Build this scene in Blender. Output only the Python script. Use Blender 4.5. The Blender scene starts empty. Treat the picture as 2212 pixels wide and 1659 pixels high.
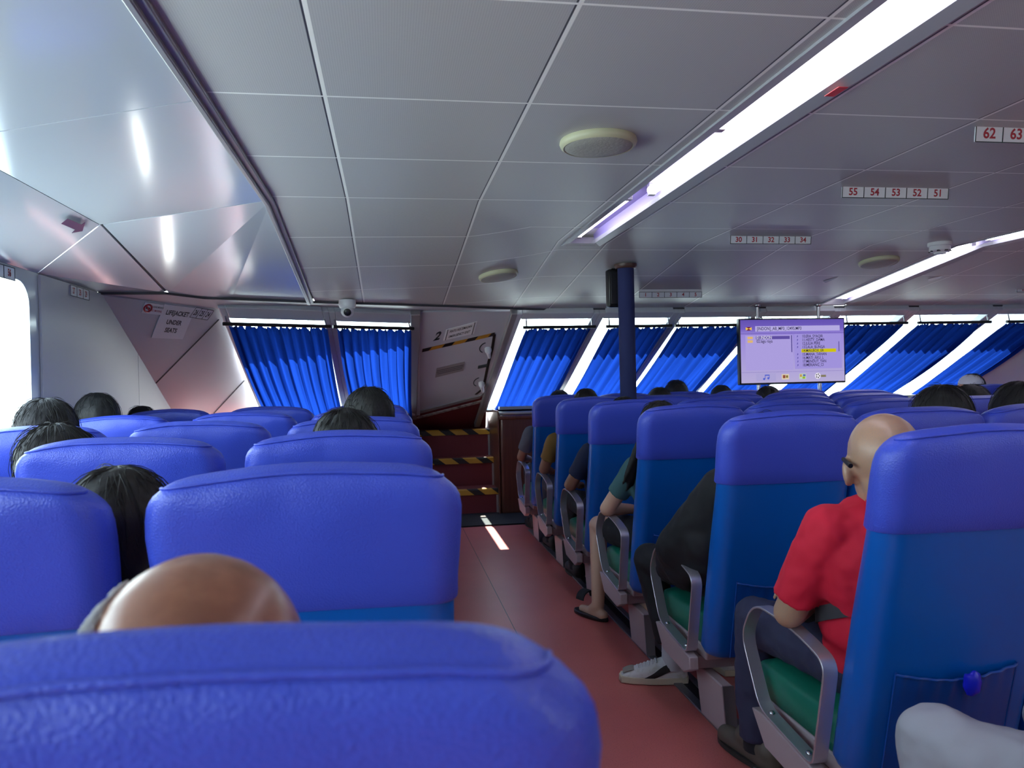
import bpy, bmesh, math, random
import numpy as np
from mathutils import Vector, Matrix, noise
random.seed(7)
SC = bpy.context.scene
COL = SC.collection

# ------------------------------------------------------------------ camera, world, sun, exposure
EYE = 1.30
YAW, PITCH, ROLL, FPX = .1603, -.0063, -.0229, 1657.0
def _basis():
    cy, sy, cp, sp = math.cos(YAW), math.sin(YAW), math.cos(PITCH), math.sin(PITCH)
    fw = Vector((sy*cp, cy*cp, sp)); rt = Vector((cy, -sy, 0)); up = rt.cross(fw)
    c, s = math.cos(ROLL), math.sin(ROLL)
    return c*rt + s*up, c*up - s*rt, fw
RT, UPV, FW = _basis()
CAM = Vector((0, 0, EYE))
cd = bpy.data.cameras.new('camera'); co = bpy.data.objects.new('camera', cd); COL.objects.link(co)
cd.sensor_width = 36; cd.lens = FPX/2212*36; cd.clip_start = .03; cd.clip_end = 200
cd.dof.use_dof = True; cd.dof.focus_distance = 3.2; cd.dof.aperture_fstop = 7.0
co.matrix_world = Matrix(((RT.x, UPV.x, -FW.x, 0), (RT.y, UPV.y, -FW.y, 0), (RT.z, UPV.z, -FW.z, EYE), (0, 0, 0, 1)))
SC.camera = co

w = bpy.data.worlds.new('sky'); SC.world = w; w.use_nodes = True
nt = w.node_tree; bg = nt.nodes['Background']
tc = nt.nodes.new('ShaderNodeTexCoord'); sep = nt.nodes.new('ShaderNodeSeparateXYZ'); rmp = nt.nodes.new('ShaderNodeValToRGB')
nt.links.new(tc.outputs['Generated'], sep.inputs[0]); nt.links.new(sep.outputs['Z'], rmp.inputs[0]); nt.links.new(rmp.outputs[0], bg.inputs['Color'])
rmp.color_ramp.elements[0].position = .0; rmp.color_ramp.elements[0].color = (.92, .96, .92, 1)
rmp.color_ramp.elements[1].position = .5; rmp.color_ramp.elements[1].color = (.74, .84, 1.0, 1)
bg.inputs['Strength'].default_value = 9.0

def sun_lamp(direction, strength, color):
    l = bpy.data.lights.new('sun', 'SUN'); l.energy = strength; l.angle = math.radians(.6); l.color = color
    o = bpy.data.objects.new('sun', l); COL.objects.link(o)
    o.rotation_euler = Vector(direction).to_track_quat('-Z', 'Y').to_euler(); o.location = (8, 14, 14)
    return o
sun_lamp((-.13, -.50, -.86), 30.0, (1.0, .93, .80))

VS = SC.view_settings
VS.view_transform = 'Standard'; VS.look = 'None'; VS.exposure = 0.22; VS.gamma = 1.0; VS.use_curve_mapping = False
try:
    SC.cycles.use_denoising = True
    SC.cycles.max_bounces = 10; SC.cycles.diffuse_bounces = 5; SC.cycles.transparent_max_bounces = 12
    SC.cycles.sample_clamp_indirect = 6.0
except Exception: pass

# ------------------------------------------------------------------ geometry from the photograph's calibrated camera
def ray(px, py): return FW + RT*((px-1106)/FPX) + UPV*((829.5-py)/FPX)
def U(px, py, X=None, Y=None, Z=None):
    d = ray(px, py)
    t = X/d.x if X is not None else Y/d.y if Y is not None else (Z-EYE)/d.z
    return CAM + d*t
def UP(px, py, p0, n):
    d = ray(px, py); return CAM + d*((Vector(p0)-CAM).dot(n)/d.dot(n))

# ------------------------------------------------------------------ materials
def lin(c):
    if isinstance(c, str):
        c = c.lstrip('#'); c = [int(c[i:i+2], 16)/255 for i in (0, 2, 4)]
        c = [v/12.92 if v <= .04045 else ((v+.055)/1.055)**2.4 for v in c]
    return (c[0], c[1], c[2], 1)
MATS = {}
def mat(name, color, rough=.5, metal=0.0, bump=None, spec=None, mottled=None, coat=0, emit=None, sub=0, sheen=0):
    if name in MATS: return MATS[name]
    m = bpy.data.materials.new(name); m.use_nodes = True; n = m.node_tree; b = n.nodes['Principled BSDF']
    b.inputs['Base Color'].default_value = lin(color); b.inputs['Roughness'].default_value = rough; b.inputs['Metallic'].default_value = metal
    if spec is not None: b.inputs['Specular IOR Level'].default_value = spec
    if coat: b.inputs['Coat Weight'].default_value = coat; b.inputs['Coat Roughness'].default_value = .1
    if sheen: b.inputs['Sheen Weight'].default_value = sheen
    if sub: b.inputs['Subsurface Weight'].default_value = sub; b.inputs['Subsurface Radius'].default_value = (.02, .008, .004)
    if emit: b.inputs['Emission Color'].default_value = lin(emit[0]); b.inputs['Emission Strength'].default_value = emit[1]
    t = n.nodes.new('ShaderNodeTexCoord')
    if mottled:   # (scale, second colour, lo, hi)
        no = n.nodes.new('ShaderNodeTexNoise'); no.inputs['Scale'].default_value = mottled[0]; no.inputs['Detail'].default_value = 5
        r = n.nodes.new('ShaderNodeValToRGB'); r.color_ramp.elements[0].position = mottled[2]; r.color_ramp.elements[1].position = mottled[3]
        r.color_ramp.elements[0].color = lin(color); r.color_ramp.elements[1].color = lin(mottled[1])
        n.links.new(t.outputs['Object'], no.inputs['Vector']); n.links.new(no.outputs['Fac'], r.inputs[0]); n.links.new(r.outputs[0], b.inputs['Base Color'])
    if bump:      # (kind, scale, strength, distance[, stretch])
        if bump[0] == 'vor':
            x = n.nodes.new('ShaderNodeTexVoronoi'); x.feature = 'F1'; out = x.outputs['Distance']
        else:
            x = n.nodes.new('ShaderNodeTexNoise'); x.inputs['Detail'].default_value = 6; out = x.outputs['Fac']
        x.inputs['Scale'].default_value = bump[1]
        if len(bump) > 4:
            mp = n.nodes.new('ShaderNodeMapping'); mp.inputs['Scale'].default_value = bump[4]
            n.links.new(t.outputs['Object'], mp.inputs[0]); n.links.new(mp.outputs[0], x.inputs['Vector'])
        else: n.links.new(t.outputs['Object'], x.inputs['Vector'])
        bp = n.nodes.new('ShaderNodeBump'); bp.inputs['Strength'].default_value = bump[2]; bp.inputs['Distance'].default_value = bump[3]
        n.links.new(out, bp.inputs['Height']); n.links.new(bp.outputs[0], b.inputs['Normal'])
    MATS[name] = m; return m

class NG:
    """tiny expression helper for node maths"""
    def __init__(s, m): s.n = m.node_tree; s.b = s.n.nodes['Principled BSDF']
    def node(s, kind, **k):
        x = s.n.nodes.new(kind)
        for a, v in k.items(): setattr(x, a, v)
        return x
    def m(s, op, a, b=None, c=None):
        x = s.node('ShaderNodeMath', operation=op)
        for i, v in enumerate((a, b, c)):
            if v is None: continue
            if isinstance(v, (int, float)): x.inputs[i].default_value = v
            else: s.n.links.new(v, x.inputs[i])
        return x.outputs[0]
    def mix(s, f, a, b):
        x = s.node('ShaderNodeMix', data_type='RGBA')
        for sock, v in ((x.inputs[0], f), (x.inputs[6], a), (x.inputs[7], b)):
            if isinstance(v, (tuple, str)): sock.default_value = lin(v)
            elif isinstance(v, (int, float)): sock.default_value = v
            else: s.n.links.new(v, sock)
        return x.outputs[2]
    def xyz(s, out='Object'):
        t = s.node('ShaderNodeTexCoord'); p = s.node('ShaderNodeSeparateXYZ'); s.n.links.new(t.outputs[out], p.inputs[0]); return p.outputs
    def to(s, out, inp): s.n.links.new(out, s.b.inputs[inp])

def ceiling_material():
    m = mat('ceiling_panel', '#c2c2c2', .42); g = NG(m); x, y, z = g.xyz()
    xs = g.m('SUBTRACT', x, g.m('MULTIPLY', g.m('GREATER_THAN', x, 1.16), .31))
    def lines(c, off, per, wd):
        f = g.m('FRACT', g.m('ADD', g.m('DIVIDE', g.m('SUBTRACT', c, off), per), .5))
        d = g.m('MULTIPLY', g.m('ABSOLUTE', g.m('SUBTRACT', f, .5)), per)
        return g.m('LESS_THAN', d, wd)
    dark = lines(xs, -.154-.006, .58, .0045)
    sx = lines(xs, -.154, .58, .0055); sy = lines(y, 1.6-.0, .595, .0045)
    seam = g.m('MAXIMUM', sx, sy)
    no = g.node('ShaderNodeTexNoise'); no.inputs['Scale'].default_value = 1.7
    base = g.mix(no.outputs['Fac'], '#b2b2b2', '#bebebe')
    # perforations
    def holes(c, per):
        f = g.m('FRACT', g.m('DIVIDE', c, per)); return g.m('ABSOLUTE', g.m('SUBTRACT', f, .5))
    h = g.m('ADD', g.m('POWER', holes(x, .006), 2.0), g.m('POWER', holes(y, .006), 2.0))
    hole = g.m('LESS_THAN', h, .035)
    base = g.mix(g.m('MULTIPLY', hole, .55), base, '#707078')
    c = g.mix(dark, base, '#3a3a42'); c = g.mix(seam, c, '#f4f4f0')
    g.to(c, 'Base Color'); return m
def floor_material():
    m = mat('red_vinyl_floor', '#8c4a4c', .38); g = NG(m); x, y, z = g.xyz()
    n1 = g.node('ShaderNodeTexNoise'); n1.inputs['Scale'].default_value = 220; n1.inputs['Detail'].default_value = 2
    n2 = g.node('ShaderNodeTexNoise'); n2.inputs['Scale'].default_value = 3
    t = g.node('ShaderNodeTexCoord'); g.n.links.new(t.outputs['Object'], n1.inputs['Vector']); g.n.links.new(t.outputs['Object'], n2.inputs['Vector'])
    c = g.mix(n2.outputs['Fac'], '#bc605d', '#cc706c')
    c = g.mix(g.m('MULTIPLY', g.m('GREATER_THAN', n1.outputs['Fac'], .66), .5), c, '#c08a86')
    c = g.mix(g.m('MULTIPLY', g.m('LESS_THAN', n1.outputs['Fac'], .36), .4), c, '#5a2428')
    seam = g.m('LESS_THAN', g.m('ABSOLUTE', g.m('SUBTRACT', x, .62)), .0025)
    c = g.mix(seam, c, '#50262a'); g.to(c, 'Base Color'); return m
def hazard_material():
    m = mat('hazard_tape', '#c8962c', .5); g = NG(m); x, y, z = g.xyz('UV')
    f = g.m('FRACT', g.m('ADD', x, g.m('MULTIPLY', y, .28)))
    g.to(g.mix(g.m('GREATER_THAN', f, .56), '#b98a28', '#0d0d14'), 'Base Color'); return m
def wood_material():
    m = mat('brown_wood', '#5a3423', .35, coat=.2); g = NG(m)
    t = g.node('ShaderNodeTexCoord'); mp = g.node('ShaderNodeMapping'); mp.inputs['Scale'].default_value = (22, 22, 1.5)
    no = g.node('ShaderNodeTexNoise'); no.inputs['Scale'].default_value = 2.0; no.inputs['Detail'].default_value = 6
    g.n.links.new(t.outputs['Object'], mp.inputs[0]); g.n.links.new(mp.outputs[0], no.inputs['Vector'])
    g.to(g.mix(no.outputs['Fac'], '#3f2118', '#6d4130'), 'Base Color'); return m
def curtain_material():
    m = bpy.data.materials.new('blue_curtain_cloth'); m.use_nodes = True; n = m.node_tree; out = n.nodes['Material Output']
    n.nodes.remove(n.nodes['Principled BSDF'])
    d = n.nodes.new('ShaderNodeBsdfDiffuse'); d.inputs['Color'].default_value = (.006, .020, .17, 1)
    t = n.nodes.new('ShaderNodeBsdfTranslucent'); t.inputs['Color'].default_value = (.003, .016, .122, 1)
    mx = n.nodes.new('ShaderNodeMixShader'); mx.inputs[0].default_value = .62
    n.links.new(d.outputs[0], mx.inputs[1]); n.links.new(t.outputs[0], mx.inputs[2]); n.links.new(mx.outputs[0], out.inputs[0])
    MATS['curtain'] = m; return m
def glass_material():
    m = bpy.data.materials.new('window_glass'); m.use_nodes = True; n = m.node_tree; out = n.nodes['Material Output']
    n.nodes.remove(n.nodes['Principled BSDF'])
    a = n.nodes.new('ShaderNodeBsdfTransparent'); a.inputs['Color'].default_value = (.88, .96, .98, 1)
    b = n.nodes.new('ShaderNodeBsdfGlossy'); b.inputs['Roughness'].default_value = .03
    mx = n.nodes.new('ShaderNodeMixShader'); mx.inputs[0].default_value = .06
    n.links.new(a.outputs[0], mx.inputs[1]); n.links.new(b.outputs[0], mx.inputs[2]); n.links.new(mx.outputs[0], out.inputs[0])
    MATS['glass'] = m; return m
def emission(name, color, strength):
    if name in MATS: return MATS[name]
    m = bpy.data.materials.new(name); m.use_nodes = True; n = m.node_tree; out = n.nodes['Material Output']
    n.nodes.remove(n.nodes['Principled BSDF'])
    e = n.nodes.new('ShaderNodeEmission'); e.inputs[0].default_value = lin(color); e.inputs[1].default_value = strength
    n.links.new(e.outputs[0], out.inputs[0]); MATS[name] = m; return m

M_CEIL = ceiling_material(); M_FLOOR = floor_material(); M_HAZ = hazard_material(); M_WOOD = wood_material()
M_CURT = curtain_material(); M_GLASS = glass_material()
M_COVE = mat('white_gelcoat', '#b4bac4', .16, coat=.3)
M_WALL = mat('white_wall_panel', '#a3a3ae', .35)
M_GREYP = mat('grey_wall_panel', '#bcc0c8', .38)
M_TRIM = mat('grey_trim', '#9a9799', .35, .3)
M_DARKSEAM = mat('dark_seam', '#3c3c44', .6)
M_COVER = mat('royal_blue_leatherette', '#3d51c8', .38, bump=('vor', 300, .32, .0018))
M_BACK = mat('blue_vinyl', '#0058b4', .34, bump=('noise', 900, .12, .0005))
M_POCKET = mat('blue_pocket_vinyl', '#02459a', .4)
M_GREEN = mat('green_vinyl', '#0f6b58', .4, bump=('noise', 60, .1, .003))
M_ARM = mat('brushed_aluminium', '#c4c0ca', .3, .7, bump=('noise', 30, .08, .001, (60, 2, 2)))
M_FRAME = mat('beige_painted_steel', '#a8979c', .45)
M_RAIL = mat('rail_aluminium', '#86888f', .35, .8)
M_BLACK = mat('black_plastic', '#0c0c10', .4)
M_RUB = mat('black_rubber_mat', '#1d1b1e', .75, bump=('noise', 120, .4, .003))
M_CHROME = mat('chrome', '#c8c8cc', .15, 1.0)
M_WHITE = mat('white_plastic', '#d8d8dc', .4)
M_PLATE = mat('white_sign_plate', '#d5d8e0', .35)
M_RED = mat('red_lettering', '#a01830', .5)
M_DARKTXT = mat('dark_lettering', '#1c2a30', .5)
M_STEP = mat('red_carpet', '#6d262c', .7, bump=('noise', 300, .3, .002))
M_COLUMN = mat('navy_carpeted_column', '#1f2858', .85, bump=('noise', 400, .4, .002))

# ------------------------------------------------------------------ mesh helpers
class MB:
    def __init__(s): s.bm = bmesh.new()
    def face(s, pts):
        return s.bm.faces.new([s.bm.verts.new(p) for p in pts])
    def box(s, c, size, R=None):
        m = Matrix.Translation(Vector(c)) @ (R.to_4x4() if R else Matrix.Identity(4)) @ Matrix.Diagonal((size[0], size[1], size[2], 1))
        bmesh.ops.create_cube(s.bm, size=1, matrix=m); return s
    def hexa(s, a, b):
        """solid between two matching polygons"""
        A = [s.bm.verts.new(p) for p in a]; B = [s.bm.verts.new(p) for p in b]; n = len(A)
        s.bm.faces.new(A[::-1]); s.bm.faces.new(B)
        for i in range(n): s.bm.faces.new((A[i], A[(i+1) % n], B[(i+1) % n], B[i]))
        return s
    def prism(s, pts, vec):
        vec = Vector(vec); return s.hexa([Vector(p) for p in pts], [Vector(p)+vec for p in pts])
    def slab(s, pts, t):
        """polygon given thickness t against its normal"""
        pts = [Vector(p) for p in pts]; n = (pts[1]-pts[0]).cross(pts[2]-pts[0]).normalized()
        return s.prism(pts, n*-t)
    def loft(s, rings, close=True, caps=True):
        R = [[s.bm.verts.new(p) for p in r] for r in rings]; n = len(R[0])
        for a, b in zip(R[:-1], R[1:]):
            for i in range(n if close else n-1):
                s.bm.faces.new((a[i], a[(i+1) % n], b[(i+1) % n], b[i]))
        if caps and close: s.bm.faces.new(R[0][::-1]); s.bm.faces.new(R[-1])
        return R
    def tube(s, pts, r, seg=10, closed=False):
        pts = [Vector(p) for p in pts]; n = len(pts); rings = []; prev = None
        for i, p in enumerate(pts):
            d = (pts[(i+1) % n]-pts[i-1]) if closed else (pts[min(i+1, n-1)]-pts[max(i-1, 0)])
            d.normalize()
            a = prev if prev is not None else (Vector((0, 0, 1)) if abs(d.z) < .9 else Vector((1, 0, 0)))
            a = (a-d*a.dot(d)).normalized(); prev = a; b = d.cross(a)
            rr = r[i] if isinstance(r, (list, tuple)) else r
            rings.append([p+(a*math.cos(t)+b*math.sin(t))*rr for t in [2*math.pi*k/seg for k in range(seg)]])
        if closed: rings.append(rings[0]); s.loft(rings, caps=False)
        else: s.loft(rings)
        return s
    def strip(s, pts, wv, th, closed=False):
        """flat bar swept along pts: half-width vector wv, thickness th (in the plane of the path)"""
        pts = [Vector(p) for p in pts]; wv = Vector(wv); n = len(pts); rings = []
        for i, p in enumerate(pts):
            d = (pts[(i+1) % n]-pts[i-1]) if closed else (pts[min(i+1, n-1)]-pts[max(i-1, 0)])
            nn = d.cross(wv).normalized()*th/2
            rings.append([p+wv+nn, p-wv+nn, p-wv-nn, p+wv-nn])
        if closed: rings.append(rings[0]); s.loft(rings, caps=False)
        else: s.loft(rings)
        return s
    def ell(s, c, r, R=None, u=20, v=12):
        m = Matrix.Translation(Vector(c)) @ (R.to_4x4() if R else Matrix.Identity(4)) @ Matrix.Diagonal((r[0], r[1], r[2], 1))
        bmesh.ops.create_uvsphere(s.bm, u_segments=u, v_segments=v, radius=1, matrix=m); return s
    def cap(s, p0, p1, r0, r1=None, flat=False, seg=16):
        p0, p1 = Vector(p0), Vector(p1); r1 = r0 if r1 is None else r1
        d = (p1-p0).normalized(); pts = []; rad = []
        if not flat:
            for t in (.02, .3, .6, .85): pts.append(p0-d*r0*math.cos(t*math.pi/2)); rad.append(r0*math.sin(t*math.pi/2))
        for t in (0, .25, .5, .75, 1): pts.append(p0.lerp(p1, t)); rad.append(r0+(r1-r0)*t)
        if not flat:
            for t in (.85, .6, .3, .02): pts.append(p1+d*r1*math.cos(t*math.pi/2)); rad.append(r1*math.sin(t*math.pi/2))
        s.tube(pts, rad, seg); return s
    def lathe(s, prof, c, axis=(0, 0, 1), seg=32):
        axis = Vector(axis).normalized(); a = axis.orthogonal().normalized(); b = axis.cross(a); c = Vector(c)
        s.loft([[c+axis*h+(a*math.cos(t)+b*math.sin(t))*r for t in [2*math.pi*k/seg for k in range(seg)]] for r, h in prof]); return s
    def uv(s, fn):
        l = s.bm.loops.layers.uv.verify()
        for f in s.bm.faces:
            for lp in f.loops: lp[l].uv = fn(lp.vert.co)
        return s
    def build(s, name, m, parent=None, origin=None, smooth=True, bevel=0, world=True, angle=40, seg=2):
        bmesh.ops.recalc_face_normals(s.bm, faces=s.bm.faces[:])
        off = Vector((0, 0, 0))
        if parent is not None and world:
            q = parent
            while q is not None: off += q.location; q = q.parent
        elif parent is None and origin is not None: off = Vector(origin)
        if off.length: bmesh.ops.translate(s.bm, vec=-off, verts=s.bm.verts[:])
        me = bpy.data.meshes.new(name); s.bm.to_mesh(me); s.bm.free()
        o = bpy.data.objects.new(name, me); COL.objects.link(o)
        if m: me.materials.append(m)
        if parent is not None: o.parent = parent
        elif origin is not None: o.location = origin
        if bevel:
            md = o.modifiers.new('bevel', 'BEVEL'); md.width = bevel; md.segments = seg; md.limit_method = 'ANGLE'; md.angle_limit = math.radians(35)
        if smooth:
            me.polygons.foreach_set('use_smooth', [True]*len(me.polygons))
            me.set_sharp_from_angle(angle=math.radians(angle))
        return o
def tag(o, label=None, cat=None, group=None, kind=None):
    if label: o['label'] = label
    if cat: o['category'] = cat
    if group: o['group'] = group
    if kind: o['kind'] = kind
    return o
def thing(name, label, cat, loc=(0, 0, 0), group=None):
    o = bpy.data.objects.new(name, None); COL.objects.link(o); o.location = loc; o.empty_display_size = .1
    return tag(o, label, cat, group)
def struct(o, label=None): return tag(o, label, None, None, 'structure')
def copy_tree(o, parent=None):
    c = o.copy(); COL.objects.link(c); c.parent = parent
    for ch in list(o.children): copy_tree(ch, c)
    return c
def text_mesh(name, body, c, rx, uy, h, m, parent, bold=0.0, shear=0.0, xs=1.0, align='CENTER', lift=.0012, fit=None):
    cu = bpy.data.curves.new('t', 'FONT'); cu.body = body; cu.size = 1; cu.align_x = align; cu.align_y = 'CENTER'; cu.offset = bold; cu.shear = shear; cu.resolution_u = 3
    o = bpy.data.objects.new('t', cu); COL.objects.link(o)
    dg = bpy.context.evaluated_depsgraph_get(); me = bpy.data.meshes.new_from_object(o.evaluated_get(dg))
    bpy.data.objects.remove(o); bpy.data.curves.remove(cu)
    rx = Vector(rx).normalized(); uy = Vector(uy).normalized(); n = rx.cross(uy).normalized(); k = h/.70
    off = Vector((0, 0, 0)); q = parent
    while q is not None: off += q.location; q = q.parent
    c = Vector(c)-off
    if fit:
        xx = [v.co.x for v in me.vertices]; xs = fit/((max(xx)-min(xx))*k)
    for v in me.vertices: v.co = c+rx*(v.co.x*k*xs)+uy*(v.co.y*k)+n*lift
    me.name = name; me.materials.clear(); me.materials.append(m)
    r = bpy.data.objects.new(name, me); COL.objects.link(r); r.parent = parent
    return r
def smoothstep(a, b, x):
    t = max(0, min(1, (x-a)/(b-a))); return t*t*(3-2*t)
def interp(x, tab):
    if x <= tab[0][0]: return tab[0][1]
    for (a, va), (b, vb) in zip(tab[:-1], tab[1:]):
        if x <= b: return va+(vb-va)*(x-a)/(b-a)
    return tab[-1][1]

# ================================================================== THE SETTING
ZC, ZF = 2.10, 1.87
YF = [(-1.62, 4.72), (-1.305, 4.9), (-1.15, 5.166), (-.514, 5.46), (.472, 5.83), (1.05, 6.10), (1.3, 6.17), (9, 6.17)]
YB = [(-2, 3.40), (.43, 3.42), (1.04, 4.45), (9, 4.5)]
def ceil_z(x, y):
    yb, yf = interp(x, YB), interp(x, YF)
    return ZC-(ZC-ZF)*max(0, min(1, (y-yb)/(yf-yb)))
L1X = (1.045, 1.285)      # first light slot
L2X = (3.66, 3.94)        # second light slot
m = MB()
xs = sorted(set([-.486, *[round(-.48+.06*i, 3) for i in range(1, 115)], *L1X, *L2X])); xs = [x for x in xs if x <= 6.32]
def crow(j):  # row parameter: 0..n1 flat part, then sloped part
    return j
NF, NS = 16, 14
grid = {}
for i, x in enumerate(xs):
    yb, yf = interp(x, YB), interp(x, YF)
    for j in range(NF+NS+1):
        y = -4+(yb+4)*j/NF if j <= NF else yb+(yf-yb)*(j-NF)/NS
        grid[i, j] = m.bm.verts.new((x, y, ceil_z(x, y)))
for i in range(len(xs)-1):
    xm = (xs[i]+xs[i+1])/2
    for j in range(NF+NS):
        ym = grid[i, j].co.y
        if L1X[0] < xm < L1X[1] and ym < 4.45: continue
        if L2X[0] < xm < L2X[1] and ym < 6.1: continue
        m.bm.faces.new((grid[i, j], grid[i, j+1], grid[i+1, j+1], grid[i+1, j]))
struct(m.build('ceiling', M_CEIL, angle=20))

m = MB(); m.box((2.3, 2.2, -.05), (8.4, 13.2, .1)); struct(m.build('floor', M_FLOOR, smooth=False))
m = MB(); m.box((2.34, -4.05, 1.1), (8, .1, 2.3)); struct(m.build('wall_back', M_WALL, smooth=False))

# port coving: two bands of gelcoat panels between ceiling trim and side wall
XW = -1.62
T = lambda y: Vector((-.486, y, ZC)); K = lambda y: Vector((-1.25, y, 2.03)); W_ = lambda y: Vector((XW, y, 1.85))
Te, Ke, We = Vector((-.514, 5.46, ZF)), Vector((-1.305, 4.9, ZF)), Vector((XW, 4.72, 1.85))
pan = []
for a, b in ((-4, -.2), (-.2, 1.03), (1.03, 2.25), (2.25, 3.46)):
    s0, s1 = (.13, .208)
    pan.append([T(a), T(b), K(b+s1 if b > 1 else b), K(a+s1 if a > 1 else a)])
    pan.append([K(a+s1 if a > 1 else a), K(b+s1 if b > 1 else b), W_(b+.47 if b > 1 else b), W_(a+.47 if a > 1 else a)])
m = MB()
for p in pan:   # leave a fine joint between panels
    c = sum(p, Vector())/4
    q = [v+(c-v).normalized()*.004 for v in p]; m.slab(q, -.012)
m.slab([T(3.464), Te, Vector((-1.0, 5.257, ZF)), Vector((-1.15, 5.166, ZF)), Ke+Vector((.012, 0, 0)), K(3.672)+Vector((.012, 0, 0))], -.01)
m.slab([K(3.676), Ke-Vector((.008, 0, 0)), We, W_(3.935)], -.01)
struct(m.build('wall_port_cove', M_COVE, smooth=False))
m = MB()
m.strip([T(-4)+Vector((0, 0, .02)), T(3.46)+Vector((0, 0, .02)), Te+Vector((0, 0, .02))], (.11, 0, 0), .004)
m.strip([K(-4)+Vector((0, 0, .015)), K(3.668)+Vector((0, 0, .015)), Ke+Vector((0, 0, .012))], (.03, 0, .012), .004)
m.strip([W_(-4)+Vector((-.012, 0, 0)), W_(3.93)+Vector((-.012, 0, 0)), We+Vector((-.012, 0, 0))], (0, 0, .03), .004)
struct(m.build('trim_1', M_DARKSEAM, smooth=False))
m = MB()   # aluminium trim between ceiling tiles and coving
tr = [T(-4), T(3.46), Te]
m.strip([p+Vector((0, 0, -.006)) for p in tr], (.020, 0, 0), .016)
m.strip([p+Vector((-.012, 0, -.018)) for p in tr], (.010, 0, 0), .018)
struct(m.build('trim_2', M_TRIM, bevel=.004))

# port side wall with rounded windows
def rrect(y0, y1, z0, z1, r, n=6):
    out = []
    for cy, cz, a0 in ((y1-r, z1-r, 0), (y0+r, z1-r, 90), (y0+r, z0+r, 180), (y1-r, z0+r, 270)):
        for k in range(n+1):
            a = math.radians(a0+90*k/n); out.append((cy+r*math.cos(a), cz+r*math.sin(a)))
    return out
def holed(m, X, y0, y1, z0, z1, hole, r, depth):
    inn = rrect(*hole, r); cy = (hole[0]+hole[1])/2; cz = (hole[2]+hole[3])/2
    out = []
    for k, (y, z) in enumerate(inn):
        q = k//7; mid = (k % 7)
        Y = y1 if q in (0, 3) else y0; Z = z1 if q in (0, 1) else z0
        a = k % 7
        if q in (0, 2): yy, zz = (Y, z) if a < 3 else (Y, Z) if a == 3 else (y, Z)
        else: yy, zz = (y, Z) if a < 3 else (Y, Z) if a == 3 else (Y, z)
        out.append((yy, zz))
    n = len(inn)
    A = [m.bm.verts.new((X, y, z)) for y, z in out]; B = [m.bm.verts.new((X, y, z)) for y, z in inn]; Cc = [m.bm.verts.new((X+depth, y, z)) for y, z in inn]
    for i in range(n):
        j = (i+1) % n
        m.bm.faces.new((A[i], A[j], B[j], B[i])); m.bm.faces.new((B[i], B[j], Cc[j], Cc[i]))
m = MB(); WIN = [(2.36, 3.84), (.72, 2.12), (-.9, .5), (-2.6, -1.2)]
edges = [3.93, 2.25, .61, -1.05, -4.0]
for k, (a, b) in enumerate(WIN): holed(m, XW, edges[k+1], edges[k], 0, 1.85, (a, b, 1.0, 1.795), .11, -.025)
struct(m.build('wall_port', M_COVE, angle=30))
for k, (a, b) in enumerate(WIN):
    m = MB(); ring = [(XW-.024, y, z) for y, z in rrect(a-.004, b+.004, .996, 1.799, .11)]
    m.tube(ring, .006, 6, closed=True); f = struct(m.build('window_%d' % (k+1), M_WHITE, origin=(XW-.05, (a+b)/2, 1.0)))
    m = MB(); m.prism([(XW-.020, y, z) for y, z in rrect(a, b, .995, 1.80, .11)], (-.006, 0, 0)); m.build('pane', M_GLASS, f, smooth=False)
m = MB()
m.slab([(XW, 3.935, 0), (XW, 3.935, 1.845), (XW, 4.72, 1.845), (XW, 5.34, 1.522), (XW, 5.34, 0)], .012)
m.slab([(XW, 5.346, 0), (XW, 5.346, 1.519), (XW, 6.13, 1.11), (XW, 6.13, 0)], .012)
m.slab([(XW-.02, 3.9, 0), (XW-.02, 3.9, 1.85), (XW-.02, 4.8, 1.85), (XW-.02, 6.2, 1.1), (XW-.02, 6.2, 0)], .012)
struct(m.build('wall_port_bow', M_WALL, smooth=False))

# raked corner panel (carries the notices)
P0, P1 = Vector((-1.62, 4.74, 1.838)), Vector((-1.13, 5.6, 1.832)); DC = Vector((0, 1.41, -.74)).normalized()
NC = (P1-P0).cross(DC).normalized()
if NC.y > 0: NC = -NC           # into the cabin
CP = lambda px, py, off=0: UP(px, py, P0+NC*off, NC)
m = MB()
m.slab([P0, P1, P1+DC*1.9, P0+DC*1.9], .012 if ((P1-P0).cross(DC)).dot(NC) > 0 else -.012)
struct(m.build('wall_bow_corner', M_GREYP, smooth=False))
m = MB()   # joints on the corner panel
for a, b in (((473, 690), (337, 828)), ((528, 822), (462, 893))):
    A, B = CP(*a, .002), CP(*b, .002); m.strip([A, B], NC.cross(B-A).normalized()*.005, .003)
m.strip([P0+NC*.004, P0+DC*1.9+NC*.004], (P1-P0).normalized()*.012, .008)
struct(m.build('trim_3', M_DARKSEAM, smooth=False))

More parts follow.
